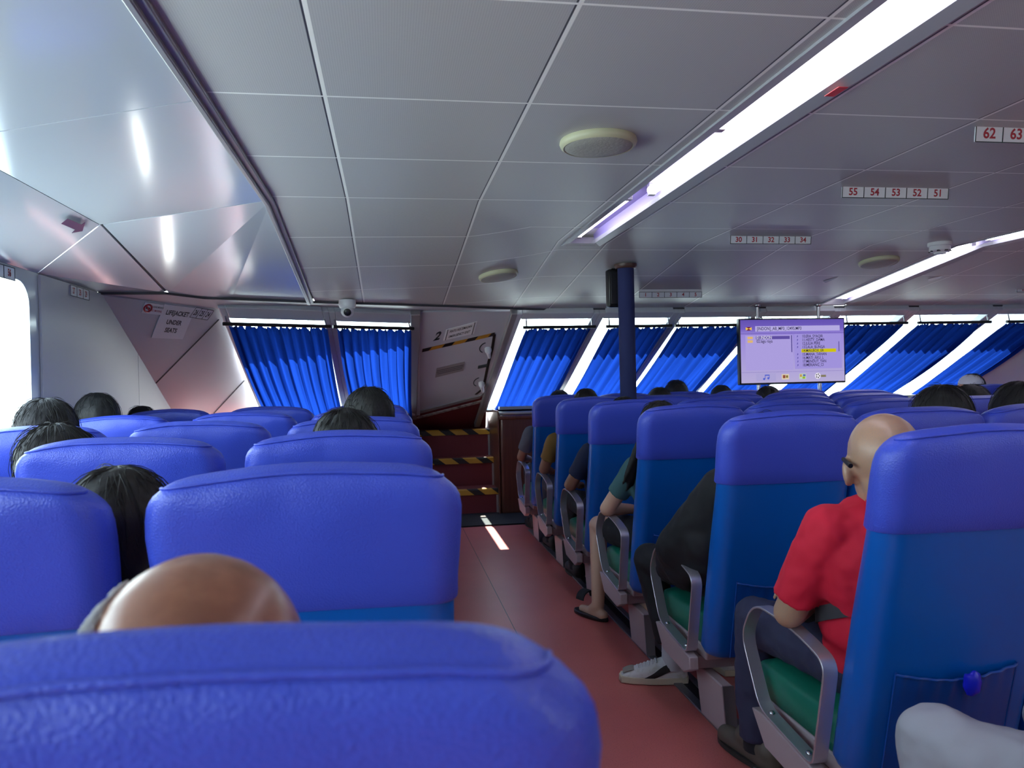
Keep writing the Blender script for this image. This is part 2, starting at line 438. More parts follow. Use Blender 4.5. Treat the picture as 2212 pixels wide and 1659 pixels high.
# soffit between ceiling edge and window heads, port bow
E_ = [We, Ke, Vector((-1.15, 5.166, ZF)), Te, Vector((.472, 5.83, ZF)), Vector((1.06, 6.10, ZF))]
F_ = [Vector((-1.62, 4.75, 1.835)), Vector((-1.4, 5.14, 1.834)), Vector((-1.10, 5.66, 1.832)), Vector((-.55, 5.80, 1.865)), Vector((.2, 6.21, 1.865)), Vector((1.06, 6.18, 1.868))]
m = MB()
for i in range(5): m.face([E_[i], F_[i], F_[i+1], E_[i+1]])
struct(m.build('wall_bow_soffit', M_WALL, smooth=False))
m = MB()
ed = [We, Ke, Vector((-1.15, 5.166, ZF)), Te, Vector((.472, 5.83, ZF)), Vector((1.06, 6.10, ZF)), Vector((1.3, 6.17, ZF)), Vector((6.3, 6.17, ZF))]
m.strip([p+Vector((0, -.008, -.006)) for p in ed], (0, .012, 0), .014)
struct(m.build('trim_4', M_DARKSEAM, smooth=False))

# ---- raked bow windows. plane R (centre/starboard) and plane L (port)
EXR, EVR, OR = Vector((1, 0, 0)), Vector((-.07, .87, -.48)).normalized(), Vector((0, 6.16, 1.87)); NR = EXR.cross(EVR).normalized()
if NR.y > 0: NR = -NR
OL, BL_ = Vector((-1.05, 5.52, 1.87)), Vector((.18, 6.18, 1.87)); EXL = (BL_-OL).normalized(); EVL = Vector((.03, .87, -.49)).normalized(); NL = EXL.cross(EVL).normalized()
if NL.y > 0: NL = -NL
def PR(u, v, off=0): return OR+EXR*u+EVR*v+NR*off
def PL(u, v, off=0): return OL+EXL*u+EVL*v+NL*off
RP = lambda px, py, off=0: UP(px, py, OR+NR*off, NR)
VR, VL = 1.78, 1.78
def raked_window(n, P, u0, u1, vmax, posts=.05, head=.08):
    m = MB()
    def bar(a0, a1, b0, b1): m.hexa([P(a0, b0, -.01), P(a1, b0, -.01), P(a1, b1, -.01), P(a0, b1, -.01)], [P(a0, b0, .05), P(a1, b0, .05), P(a1, b1, .05), P(a0, b1, .05)])
    bar(u0, u0+posts, 0, vmax); bar(u1-posts, u1, 0, vmax); bar(u0+posts, u1-posts, vmax-.05, vmax); bar(u0+posts, u1-posts, -.01, head)
    f = struct(m.build('window_%d' % n, mat('window_frame_grey', '#c2c5cd', .35), origin=P((u0+u1)/2, vmax), smooth=False, bevel=.006))
    m = MB(); m.hexa([P(u0+.03, .0, -.004), P(u1-.03, .0, -.004), P(u1-.03, vmax-.03, -.004), P(u0+.03, vmax-.03, -.004)], [P(u0+.03, .0, .002), P(u1-.03, .0, .002), P(u1-.03, vmax-.03, .002), P(u0+.03, vmax-.03, .002)])
    m.build('pane', M_GLASS, f, smooth=False)
PU = [1.045, 1.74, 2.43, 3.165, 3.90, 4.62, 5.46, 6.2]
for k in range(7): raked_window(10+k, PR, PU[k], PU[k+1], VR)
raked_window(20, PL, -.10, .70, VL, head=.125); raked_window(21, PL, .70, 1.47, VL, head=.125)
m = MB()   # sills under the raked windows
for P, a, b, vm in ((PR, 1.18, 6.3, VR), (PL, -.15, 1.30, VL)):
    A, B = P(a, vm), P(b, vm); A2, B2 = A+Vector((0, -.40, -.005)), B+Vector((0, -.40, -.005))
    m.slab([A, A2, B2, B], -.03)
struct(m.build('trim_5', mat('glossy_sill', '#a9a79c', .12, .2, coat=.5), smooth=False))
# lower bow wall below the sills
for nm, P, a, b, vm in (('wall_bow', PR, 1.18, 6.3, VR), ('wall_bow_port', PL, -.15, 1.30, VL)):
    A, B = P(a, vm), P(b, vm); m = MB(); m.slab([A, B, Vector((B.x, B.y, 0)), Vector((A.x, A.y, 0))], .03); struct(m.build(nm, M_GREYP, smooth=False))
m = MB(); m.slab([P0+DC*1.9, P1+DC*1.9, Vector((-1.13, 7.3, 0)), Vector((-1.62, 6.4, 0))], .02)
struct(m.build('wall_bow_corner_base', M_GREYP, smooth=False))
m = MB()   # starboard bow corner and starboard wall
a, b = PR(6.2, -.05), PR(6.2, 1.9)
m.slab([a, a+Vector((.25, -.9, 0)), b+Vector((.25, -.9, 0)), b], .02)
struct(m.build('wall_starboard_corner', M_GREYP, smooth=False))
m = MB(); XS = 6.36
holed(m, XS, -4.0, -1.2, 0, 2.1, (-3.4, -1.8, 1.0, 1.795), .11, .07)
m.slab([(XS, -1.2, 0), (XS, 5.0, 0), (XS, 5.0, 2.1), (XS, -1.2, 2.1)], .02)
m.slab([(XS, 5.0, 0), (XS, 7.8, 0), (XS, 7.8, 2.1), (XS, 5.0, 2.1)], .02)
struct(m.build('wall_starboard', M_COVE, angle=30))
m = MB()   # weather roof over the bow windows
m.hexa([(-1.9, 5.0, 1.96), (-1.9, 5.0, 2.04), (1.05, 6.0, 2.04), (1.05, 6.0, 1.96)][::1], [(-1.5, 6.2, 1.93), (-1.5, 6.2, 1.98), (1.05, 6.92, 1.98), (1.05, 6.92, 1.93)])
m.hexa([(1.05, 6.0, 1.96), (1.05, 6.0, 2.04), (6.6, 6.0, 2.04), (6.6, 6.0, 1.96)], [(1.05, 6.92, 1.93), (1.05, 6.92, 1.98), (6.6, 6.92, 1.98), (6.6, 6.92, 1.93)])
m.box((2.34, 1.0, 2.32), (8.3, 10.2, .06))
m.hexa([(-1.9, 3, 2.3), (6.6, 3, 2.3), (6.6, 3, 2.36), (-1.9, 3, 2.36)], [(-1.9, 6.3, 2.0), (6.6, 6.3, 2.0), (6.6, 6.3, 2.06), (-1.9, 6.3, 2.06)])
struct(m.build('roof', M_WHITE, smooth=False))

# ---- emergency exit between the window banks
dd = thing('emergency_door', 'grey raked emergency exit hatch marked 2 at the top of the stairs', 'door', PR(.6, 1.7))
uvp = lambda px, py, off=0: RP(px, py, off)
m = MB()
m.hexa([PR(.26, .03, -.02), PR(1.0, .03, -.02), PR(1.035, 1.50, -.02), PR(.40, 1.86, -.02)], [PR(.26, .03, .004), PR(1.0, .03, .004), PR(1.035, 1.50, .004), PR(.40, 1.86, .004)])
m.build('door_leaf', M_GREYP, dd, smooth=False)
m = MB()   # rubber seal on the right and bottom edge
sp = [uvp(1068, 722, .006), uvp(1063, 755, .006), uvp(1056, 780, .006), uvp(1046, 828, .006), uvp(1040, 842, .006), uvp(1028, 852, .006)]
m.strip(sp, (.012, 0, 0), .006); m.build('door_seal', M_BLACK, dd, smooth=False)
m = MB()
m.strip([uvp(896, 893, .012), uvp(1000, 866, .012), uvp(1036, 857, .012), uvp(1050, 845, .012)], EVR*.028, .012); m.build('door_sill', M_TRIM, dd)
m = MB(); m.strip([uvp(900, 903, .006), uvp(1044, 866, .006)], EVR*.022, .01); m.build('lower_rim', mat('scuffed_rim', '#b0aaa6', .6, mottled=(25, '#6f6462', .45, .7)), dd, smooth=False)
# hazard tape along the leaf
a, b = uvp(912, 757.5, .007), uvp(1068, 722, .007); m = MB()
pts = [a.lerp(b, i/8) for i in range(9)]; m.strip(pts, EVR*.026, .002)
L0_ = (b-a).length; dr = (b-a).normalized()
m.uv(lambda c: ((c-a).dot(dr)/(L0_/4.7)+.5, (c-a).dot(EVR)/.052+.5)); 
m.build('hazard_tape', M_HAZ, dd, smooth=False)
for (lx, ly), nm in (((1054, 752), 'latch'), ((1040, 826), 'latch')):
    h = MB(); c = uvp(lx, ly, .0); h.lathe([(.0, 0), (.030, 0), (.030, .03), (.022, .05), (0, .05)], c, NR, 20)
    hd = h.build(nm, M_WHITE, dd)
    h = MB(); e = uvp(lx+3, ly+20, .05); h.cap(c+NR*.045, e, .02, .013); h.build('latch_handle', M_WHITE, hd)
    h = MB(); q = uvp(lx-4, ly-1, .006)
    pts = [q+(EXR*math.cos(t)*-.055+EVR*math.sin(t)*.085) for t in [math.radians(-70+140*k/10) for k in range(11)]]
    h.strip(pts, NR*.002, .008); h.build('turn_mark', M_DARKTXT, dd, smooth=False)
def plate(parent, name, quad, m_, th=.004, n=None):
    mm = MB(); n = n or NR; mm.hexa([q for q in quad], [q+n*th for q in quad]); return mm.build(name, m_, parent, smooth=False)
q4 = [uvp(963, 712, .006), uvp(1031, 694, .006), uvp(1024, 720, .006), uvp(957, 735, .006)]
pl = plate(dd, 'exit_plate', q4, mat('plate_grey', '#e4e8ea', .25))
ru, ud = (q4[1]-q4[0]).normalized(), (q4[0]-q4[3]).normalized()
cc = sum(q4, Vector())/4
text_mesh('lettering', 'PINTU KECEMASAN', cc+ud*.040+NR*.004, ru, ud, .036, M_DARKTXT, pl, .02, .15, fit=(q4[1]-q4[0]).length*.72)
text_mesh('lettering', 'EMERGENCY EXIT', cc-ud*.040+NR*.004, ru, ud, .036, M_DARKTXT, pl, .02, .15, fit=(q4[1]-q4[0]).length*.70)
for a, b in ((0, 3), (1, 2)):
    mm = MB(); s_ = (ru*.02 if a == 0 else -ru*.02); mm.strip([q4[a]+s_+NR*.006, q4[b]+s_+NR*.006], ru*.003, .002); mm.build('plate_edge', M_DARKTXT, pl, smooth=False)
text_mesh('exit_number', '2', uvp(944, 727, .006), ru, ud, .125, M_DARKTXT, dd, .03, .2, fit=.062)
q4 = [uvp(943, 795, .006), uvp(1004, 781, .006), uvp(1001, 800, .006), uvp(940, 815, .006)]
pl = plate(dd, 'instruction_plate', q4, mat('plate_dull', '#8f8b8b', .4)); ru, ud = (q4[1]-q4[0]).normalized(), (q4[0]-q4[3]).normalized(); cc = sum(q4, Vector())/4
for i, (wd) in enumerate((.13, .13, .12)):
    mm = MB(); c = cc+ud*(.035-.03*i)+NR*.006; mm.strip([c-ru*wd, c+ru*wd], ud*.006, .001); mm.build('text_line', mat('faded_lettering', '#5f5c60', .5), pl, smooth=False)
q4 = [uvp(1033, 790, .006), uvp(1053, 786, .006), uvp(1052, 792, .006), uvp(1032, 796, .006)]
plate(dd, 'small_label', q4, mat('dark_green_label', '#3b4a4c', .5))
# white posts either side of the hatch
m = MB()
for P, a, b in ((PR, .19, .27), (PR, 1.0, 1.06)):
    m.hexa([P(a, .0, -.02), P(b, 0, -.02), P(b+(.14 if a < .5 else .03), 1.9 if a < .5 else 2.12, -.02), P(a+(.14 if a < .5 else .03), 1.9 if a < .5 else 2.12, -.02)], [P(a, .0, .05), P(b, 0, .05), P(b+(.14 if a < .5 else .03), 1.9 if a < .5 else 2.12, .05), P(a+(.14 if a < .5 else .03), 1.9 if a < .5 else 2.12, .05)])
struct(m.build('trim_6', M_TRIM, bevel=.008))
m = MB()   # carpeted bulkhead below the hatch, in the raked plane
m.hexa([PR(.18, 1.8, -.03), PR(1.06, 1.5, -.03), PR(1.2, 2.4, -.03), PR(.32, 2.4, -.03)], [PR(.18, 1.8, 0), PR(1.06, 1.5, 0), PR(1.2, 2.4, 0), PR(.32, 2.4, 0)])
struct(m.build('wall_stairhead', M_STEP, smooth=False))

# ---- stairs
st = thing('stairs', 'red carpeted steps with yellow and black nosings below the emergency hatch', 'stairs', (.62, 7.4, 0))
ST = [(.245, 7.36), (.52, 7.64), (.79, 7.9)]
for i, (z, y) in enumerate(ST):
    z0 = ST[i-1][0] if i else 0
    m = MB(); m.box((.61, (y+8.15)/2, (z0+z)/2), (.84, 8.15-y, z-z0)); m.build('step', M_STEP, st, smooth=False)
    m = MB(); xs_ = [.19+.84*k/10 for k in range(11)]
    m.loft([[(x, y+.03, z+.004), (x, y-.012, z+.004), (x, y-.018, z-.006), (x, y-.018, z-.052), (x, y-.004, z-.052), (x, y-.004, z-.008), (x, y+.03, z)] for x in xs_])
    m.uv(lambda c: (c.x/.24+.2, c.z/.052)); m.build('nosing', M_HAZ, st, smooth=False)
    m = MB(); m.box((1.022, y-.006, (z0+z)/2-.03), (.022, .02, z-z0-.06)); m.build('edge_strip', M_TRIM, st, smooth=False)
m = MB(); m.box((1.034, 7.735, .5), (.012, .93, 1.0)); m.build('side_panel', M_WOOD, st, smooth=False)
m = MB(); m.box((.182, 7.72, .5), (.012, .93, 1.0)); m.build('side_panel', M_WOOD, st, smooth=False)
m = MB(); m.strip([(1.024, 8.0, 1.06), (1.024, 8.0, .79)], (.004, 0, 0), .02); m.build('edge_strip', M_WHITE, st, smooth=False)
# wood counters
def counter(name, label, x0, x1, y0, y1, z, r=.05):
    c = thing(name, label, 'counter', ((x0+x1)/2, y0, 0))
    m = MB(); m.box(((x0+x1)/2, (y0+y1)/2, (z-.03)/2+.0), (x1-x0, y1-y0, z-.03)); m.build('cabinet', M_WOOD, c, bevel=.035, seg=4)
    m = MB(); m.box(((x0+x1)/2, (y0+y1)/2, z-.055), (x1-x0+.02, y1-y0+.02, .05)); m.build('top_band', M_WOOD, c, bevel=.02, seg=3)
    m = MB(); m.box(((x0+x1)/2, (y0+y1)/2, z-.014), (x1-x0, y1-y0, .028)); m.build('worktop', mat('glossy_sill', '#a9a79c', .12), c, bevel=.006); return c
counter('counter', 'brown wooden counter right of the stairs under the bow curtains', 1.042, 6.1, 7.27, 7.70, .99)
counter('counter', 'brown wooden counter end left of the stairs behind the seats', -.28, .174, 7.20, 7.44, .985)
# mat
m = MB(); m.box((.80, 7.06, .008), (1.0, .62, .014)); rm = tag(m.build('floor_mat', M_RUB, origin=(.80, 7.06, 0), bevel=.004), 'black rubber mat on the red floor at the foot of the stairs', 'mat')

# ================================================================== CEILING FITTINGS
def ceil_hit(px, py, lift=0):
    """first point of the ceiling surface along the view of a pixel"""
    t = .5
    while t < 14:
        p = CAM+ray(px, py)*t
        if p.z >= ceil_z(p.x, p.y)-lift: return p
        t += .004
    return p
M_TUBE = emission('fluorescent_tube', (.88, .86, 1.0), 8.5)
M_REFL = mat('lavender_reflector', '#8a80b6', .35)
def light_fixture(name, label, x0, x1, path, tubes):
    """recessed trough light: path = list of (y, z) of the ceiling opening"""
    y0 = path[0][0]; lt = thing(name, label, 'ceiling light', ((x0+x1)/2, path[-1][0], path[-1][1]))
    m = MB(); ins = .035
    sec = lambda y, z: [(x0+.02, y, z+.001), (x0+.03, y, z+.075), (x1-.03, y, z+.075), (x1-.02, y, z+.001), (x1-.02, y, z+.085), (x0+.02, y, z+.085)]
    m.loft([sec(y, z) for y, z in path]); m.build('housing', M_REFL, lt, smooth=False)
    for xa, sg in ((x0, 1), (x1, -1)):
        m = MB(); m.loft([[(xa-.012*sg, y, z-.008), (xa+.034*sg, y, z+.002), (xa+.038*sg, y, z+.022), (xa-.012*sg, y, z+.004)] for y, z in path]); m.build('side_trim', mat('dark_grey_trim', '#9c9ca4', .4), lt, smooth=False)
    ye, ze = path[-1]; m = MB(); m.box(((x0+x1)/2, ye+.02, ze+.02), (x1-x0-.03, .05, .055)); m.build('end_cap', M_TRIM, lt, bevel=.004)
    ye, ze = path[0]; m = MB(); m.box(((x0+x1)/2, ye-.02, ze+.02), (x1-x0-.03, .05, .055)); m.build('end_cap', M_TRIM, lt, bevel=.004)
    for xt, pts in tubes:
        m = MB(); m.tube([(xt, y, z+.045) for y, z in pts], .022, 10); tb = m.build('tube', M_TUBE, lt)
        for y, z in (pts[0], pts[-1]):
            m = MB(); m.box((xt, y, z+.048), (.03, .035, .05)); m.build('lamp_holder', M_WHITE, tb, smooth=False)
    return lt
light_fixture('ceiling_light', 'nearest recessed fluorescent strip light running over the aisle beside the seats', L1X[0]+.01, L1X[1]-.01, [(-3.0, ZC), (4.5, ZC)],
    [(1.128, [(-2.9, ZC), (-1.4, ZC)]), (1.128, [(-1.3, ZC), (-.05, ZC)]), (1.128, [(.05, ZC), (2.45, ZC)]), (1.128, [(3.45, ZC), (4.4, ZC)]),
     (1.206, [(-2.9, ZC), (-1.4, ZC)]), (1.206, [(-1.3, ZC), (.85, ZC)]), (1.206, [(.93, ZC), (3.35, ZC)])])
pth = [(-3.0, ZC), (4.5, ZC), (6.08, ceil_z(3.8, 6.08))]
light_fixture('ceiling_light', 'far recessed fluorescent strip light over the far aisle, bending down towards the bow', L2X[0]+.01, L2X[1]-.01, pth,
    [(x, p) for x in (3.745, 3.855) for p in ([(-2.9, ZC), (-.6, ZC)], [(-.5, ZC), (1.9, ZC)], [(2.0, ZC), (4.4, ZC)], [(4.55, ZC-.006), (6.0, ceil_z(3.8, 6.0))])])

def disc(px, py, r, label, m_=None):
    p = ceil_hit(px, py); e = .05
    n = Vector((-(ceil_z(p.x+e, p.y)-ceil_z(p.x-e, p.y))/(2*e), -(ceil_z(p.x, p.y+e)-ceil_z(p.x, p.y-e))/(2*e), 1)).normalized()
    o = thing('ceiling_speaker', label, 'ceiling speaker', p, 'round ceiling speakers')
    m = MB(); m.lathe([(r*.86, .0), (r*.98, 0), (r*1.0, .010), (r*.97, .020), (r*.90, .026), (r*.86, .022), (r*.86, 0)], p, -n, 48); m.build('rim', mat('cream_plastic', '#b9b89a', .45), o)
    m = MB(); m.lathe([(0, .034), (r*.5, .033), (r*.80, .029), (r*.87, .024), (r*.88, 0), (0, 0)], p, -n, 48); m.build('grille', mat('speaker_grille', '#a2a29a', .6, bump=('noise', 90, .5, .004)), o)
disc(1292, 303, .131, 'large round cream ceiling speaker nearest the camera, beside the near light strip')
disc(1076, 592, .131, 'round cream ceiling speaker above the emergency hatch and stairs')
disc(1898, 563, .131, 'round ceiling speaker in the centre ceiling left of the far light strip')

# smoke detector
p = ceil_hit(2030, 524); sd = thing('smoke_detector', 'white smoke detector on the ceiling by the far light strip', 'smoke detector', p)
m = MB(); m.lathe([(0, 0), (.07, 0), (.07, .02), (.06, .025), (0, .025)], p, (0, 0, -1), 28); m.build('base', M_WHITE, sd)
m = MB(); m.lathe([(0, .025), (.06, .025), (.062, .05), (.05, .06), (.035, .062), (.035, .072), (0, .074)], p, (0, 0, -1), 28); m.build('head', M_WHITE, sd)
for k in range(8):
    a = k*math.pi/4; m = MB(); m.box(p+Vector((.055*math.cos(a), .055*math.sin(a), -.056)), (.018, .012, .008)); m.build('vent_slot', M_BLACK, sd, smooth=False)

# seat number signs hanging under the centre ceiling
def number_sign(nums, x0, y, z, cw, ch, label, grp='seat number signs over the centre block', rx=(1, 0, 0), uy=(0, -.12, 1), col=M_RED, hang=.02, fs=.62, nxs=1.0):
    rx = Vector(rx).normalized(); uy = Vector(uy).normalized(); n = rx.cross(uy).normalized(); o = Vector((x0, y, z)); N = len(nums)
    t = thing('seat_number_sign', label, 'seat number sign', o+rx*(cw*N/2), grp)
    b = o-uy*ch; m = MB(); m.hexa([b, b+rx*cw*N, o+rx*cw*N, o], [q-n*.006 for q in (b, b+rx*cw*N, o+rx*cw*N, o)]); m.build('plate', M_PLATE, t, smooth=False)
    if hang:
        m = MB(); m.hexa([o-n*.004, o+rx*cw*N-n*.004, o+rx*cw*N+Vector((0, 0, hang)), o+Vector((0, 0, hang))], [q-n*.005 for q in (o-n*.004, o+rx*cw*N-n*.004, o+rx*cw*N+Vector((0, 0, hang)), o+Vector((0, 0, hang)))]); m.build('bracket', M_WHITE, t, smooth=False)
    m = MB()
    for k in range(N+1): c = o+rx*(cw*k)+n*.001; m.strip([c, c-uy*ch], rx*.0016, .001)
    for s_ in (0, 1): c = o-uy*ch*s_+n*.001; m.strip([c, c+rx*cw*N], uy*.0016, .001)
    m.build('border', M_DARKTXT, t, smooth=False)
    for k, v in enumerate(nums): text_mesh('number', v, o+rx*(cw*(k+.5))-uy*ch*.5, rx, uy, ch*fs, col, t, .025, 0, nxs)
def sign_px(nums, px0, px1, py_top, py_bot, label, Y):
    a = U(px0, py_top, Y=Y); b = U(px1, py_top, Y=Y); c = U(px0, py_bot, Y=Y); cw = (b.x-a.x)/len(nums)
    number_sign(nums, a.x, Y, a.z, cw, a.z-c.z, label, hang=max(.012, ceil_z(a.x, Y)-a.z))
sign_px(['62', '63', '64', '65', '66'], 2109, 2394, 270, 305, 'seat number sign starting 62 63 cut by the right picture edge', 2.26)
sign_px(['55', '54', '53', '52', '51'], 1820, 2049, 402, 426, 'seat number sign reading 55 54 53 52 51', 3.05)
sign_px(['30', '31', '32', '33', '34'], 1578, 1752, 509, 526, 'seat number sign reading 30 31 32 33 34', 4.18)
sign_px(['23', '22', '21', '20', '19'], 1486, 1645, 557, 572, 'seat number sign reading 23 22 21 20 19', 4.95)
sign_px(['1', '2', '3', '4', '5'], 1381, 1516, 631, 643, 'seat number sign reading 1 2 3 4 5 nearest the bow', 5.55)
sign_px(['6', '7', '8'], 2197, 2275, 621, 631, 'small seat number sign starting 6 by the right picture edge', 5.6)
# signs on the side walls
nW = Vector((1, 0, 0))
a = U(148, 615, X=XW+.008); b = U(188, 624, X=XW+.008)
number_sign(['27', '28', '29'], XW+.0165, a.y, a.z, (b.y-a.y)/3, .055, 'small wall sign reading 27 28 29 on the port side wall', 'seat number signs on the side wall', rx=(0, 1, 0), uy=(0, 0, 1), hang=0, fs=.55, nxs=.7)
a = U(-14, 565, X=XW+.008); b = U(32, 573, X=XW+.008)
number_sign(['58', '57', '56'], XW+.009, b.y-.30, 1.838, .098, .055, 'small wall sign ending 57 56 above the left window', 'seat number signs on the side wall', rx=(0, 1, 0), uy=(0, 0, 1), hang=0, fs=.55, nxs=.7)
# notices on the raked corner panel
RC = (P1-P0).normalized(); UC = -DC
UC = (UC-RC*UC.dot(RC)).normalized()
def corner_sign(name, label, cat, quad, mt=M_PLATE):
    q = [CP(*p, .004) for p in quad]; t = thing(name, label, cat, sum(q, Vector())/4)
    m = MB(); m.hexa(q, [v+NC*.004 for v in q]); m.build('plate', mt, t, smooth=False)
    return t, q
t, q = corner_sign('notice', 'white lifejacket under seats notice on the corner panel', 'notice', [(355, 656), (422, 665), (394, 732), (326, 729)])
r_, u_ = (q[1]-q[0]).normalized(), ((q[0]-q[3])+(q[1]-q[2])).normalized(); c0 = sum(q, Vector())/4; W2 = (q[1]-q[0]).length; H2 = (q[0]-q[3]).length
for s_, k in (('LIFEJACKET', .27), ('UNDER', 0), ('SEATS', -.24)): text_mesh('lettering', s_, c0+u_*H2*k+NC*.0042, r_, u_, H2*.13, M_DARKTXT, t, .03, 0, {'LIFEJACKET': .72, 'UNDER': .72, 'SEATS': .72}[s_])
t, q = corner_sign('notice', 'small no smoking notice left of the lifejacket notice', 'notice', [(313, 652), (353, 658), (347, 680), (305, 675)])
r_, u_ = (q[1]-q[0]).normalized(), (q[0]-q[3]).normalized(); H2 = (q[0]-q[3]).length; W2 = (q[1]-q[0]).length; c0 = sum(q, Vector())/4+NC*.0045
m = MB(); cc = c0-r_*W2*.28; rr = H2*.33
m.tube([cc+r_*rr*math.cos(k*math.pi/12)+u_*rr*math.sin(k*math.pi/12) for k in range(24)], .006, 6, closed=True); m.tube([cc+(r_*-.7+u_*.7)*rr, cc+(r_*.7-u_*.7)*rr], .005, 6); m.build('no_smoking_symbol', M_RED, t)
m = MB(); m.strip([cc-r_*rr*.6, cc+r_*rr*.6], u_*.006, .001); m.build('cigarette_symbol', M_DARKTXT, t, smooth=False)
text_mesh('lettering', 'DILARANG MEROKOK', c0+r_*W2*.20+u_*H2*.2, r_, u_, H2*.17, M_DARKTXT, t, .01, 0, .48)
text_mesh('lettering', 'NO SMOKING', c0+r_*W2*.20-u_*H2*.15, r_, u_, H2*.19, M_RED, t, .01, 0, .6)
a, b = CP(424, 664, .008), CP(462, 671, .008)
number_sign(['26', '25', '24'], a.x, a.y, a.z, (b-a).length/3, .085, 'small wall sign reading 26 25 24 right of the lifejacket notice', 'seat number signs on the side wall', rx=(b-a), uy=UC, hang=0, col=M_DARKTXT, fs=.5, nxs=.55)
# arrows stuck on the panels
def decal(name, label, pts, n, m_): 
    mm = MB(); mm.hexa(pts, [p+n*.001 for p in pts]); return tag(mm.build(name, m_, origin=sum(pts, Vector())/len(pts), smooth=False), label, name.replace('_', ' '))
kk = K(3.0); ww = W_(3.4); nn = (T(0)-T(1)); pa, pb, pc = K(2.0), K(3.6), W_(3.9)
ncv = (pb-pa).cross(pc-pa).normalized()
if ncv.x < 0: ncv = -ncv
AP = lambda px, py: UP(px, py, pa+ncv*.0135, ncv)
decal('arrow_sticker', 'dark purple arrow sticker on the white panel above the left window', [AP(132, 483), AP(146, 472), AP(176, 485), AP(184, 480), AP(178, 499), AP(155, 503), AP(162, 496)], ncv, mat('purple_vinyl', '#42204f', .4))
def cdecal(label, quad, m_):
    q = [ceil_hit(*p, .003) for p in quad]; decal('ceiling_sticker', label, q, Vector((0, 0, -1)), m_)
cdecal('purple sticker on the centre ceiling left of the far light', [(1778, 607), (1810, 598), (1806, 601), (1783, 611)], mat('purple_vinyl', '#42204f', .4))
cdecal('white sticker on the ceiling right of the far light', [(2005, 603), (2036, 596), (2030, 601), (2005, 608)], M_WHITE)
q = [Vector((1.266, 2.16, 2.0895)), Vector((1.294, 2.16, 2.0895)), Vector((1.294, 2.24, 2.0895)), Vector((1.266, 2.24, 2.0895))]
c = ceil_hit(1826, 189); q = [Vector((x, c.y+dy, 2.0885)) for x, dy in ((1.25, -.035), (1.28, -.035), (1.28, .035), (1.25, .035))]
decal('light_sticker', 'red sticker on the right edge of the near light strip', q, Vector((0, 0, -1)), mat('red_vinyl', '#d02a2a', .4))

# security camera on the soffit
p = ceil_hit(750, 648)+Vector((0, 0, -.03)); cm = thing('security_camera', 'white dome security camera under the ceiling edge above the port curtains', 'security camera', p)
m = MB(); m.lathe([(0, .03), (.058, .03), (.060, 0), (.056, -.02), (.050, -.028), (0, -.028)], p, (0, 0, 1), 28); m.build('base', M_WHITE, cm)
cb = p+Vector((0, -.012, -.048)); m = MB(); m.ell(cb, (.045, .045, .045)); bl = m.build('ball', M_WHITE, cm)
dv = (CAM-cb).normalized(); dv = (dv+Vector((0, 0, -.25))).normalized()
m = MB(); m.lathe([(0, .046), (.018, .046), (.026, .040), (.026, .030), (0, .03)], cb, dv, 24); le = m.build('lens_plate', M_BLACK, bl)
m = MB(); m.lathe([(0, .049), (.008, .048), (.008, .04), (0, .04)], cb, dv, 16); m.build('lens', mat('lens_glass', '#3a3a44', .1), le)

# column, with the black monitor seen edge-on behind it
p = Vector((U(1354, 700, Y=4.885).x, 4.885, 0)); cl = thing('column', 'round navy blue column between the seats', 'column', p)
zt = ceil_z(p.x, p.y)
m = MB(); m.lathe([(0, 0), (.054, 0), (.054, zt-.03), (0, zt-.03)], p, (0, 0, 1), 36); m.build('shaft', M_COLUMN, cl)
m = MB(); m.lathe([(0, zt-.03), (.066, zt-.03), (.075, zt-.018), (.075, zt-.001), (0, zt-.001)], p, (0, 0, 1), 36); m.build('collar', mat('brown_collar', '#4a2f2a', .4), cl)
m = MB(); m.lathe([(0, 0), (.07, 0), (.07, .02), (.054, .03), (0, .03)], p, (0, 0, 1), 36); m.build('base_ring', M_TRIM, cl)
pm = U(1318, 620, Y=4.95); mn = thing('hanging_monitor', 'black hanging monitor seen edge on behind the navy column', 'monitor', (pm.x+.05, 4.95, pm.z))
a, b = U(1308, 570, Y=4.95), U(1308, 668, Y=4.95)
m = MB(); m.box((pm.x+.055, 4.99, (a.z+b.z)/2-.01), (.13, .075, (a.z-b.z)*.84)); m.build('casing', M_BLACK, mn, bevel=.01)
m = MB(); m.box((pm.x+.055, 4.948, (a.z+b.z)/2-.01), (.10, .008, (a.z-b.z)*.7)); m.build('back_cover', mat('dark_grey_plastic', '#1c1c22', .4), mn, bevel=.002)
zc_ = ceil_z(pm.x+.1, 4.99); m = MB(); m.box((pm.x+.055, 5.0, (zc_+a.z)/2-.03), (.06, .03, zc_-a.z+.13)); m.build('bracket', M_BLACK, mn, smooth=False)

# ================================================================== TELEVISION
YT = 6.0
tl, tr_, bl_, br_ = U(1597, 690, Y=YT), U(1826, 687, Y=YT), U(1600, 830, Y=YT), U(1829, 826, Y=YT)
tx0, tx1, tz0, tz1 = (tl.x+bl_.x)/2, (tr_.x+br_.x)/2, (bl_.z+br_.z)/2-.005, (tl.z+tr_.z)/2+.006
tv = thing('television', 'flat television with purple music menu hung between two poles', 'television', ((tx0+tx1)/2, YT, tz0))
TW, TH = tx1-tx0, tz1-tz0
m = MB(); m.box(((tx0+tx1)/2, YT+.035, (tz0+tz1)/2), (TW, .05, TH)); m.build('casing', M_BLACK, tv, bevel=.006)
bz = .012
sx0, sx1, sz0, sz1 = tx0+bz, tx1-bz, tz0+bz*1.3, tz1-bz
SWd, SHt = sx1-sx0, sz1-sz0
def S(u, v, d=0): return Vector((sx0+SWd*u, YT+.009-.0006*d, sz0+SHt*(1-v)))   # u right, v down, 0..1
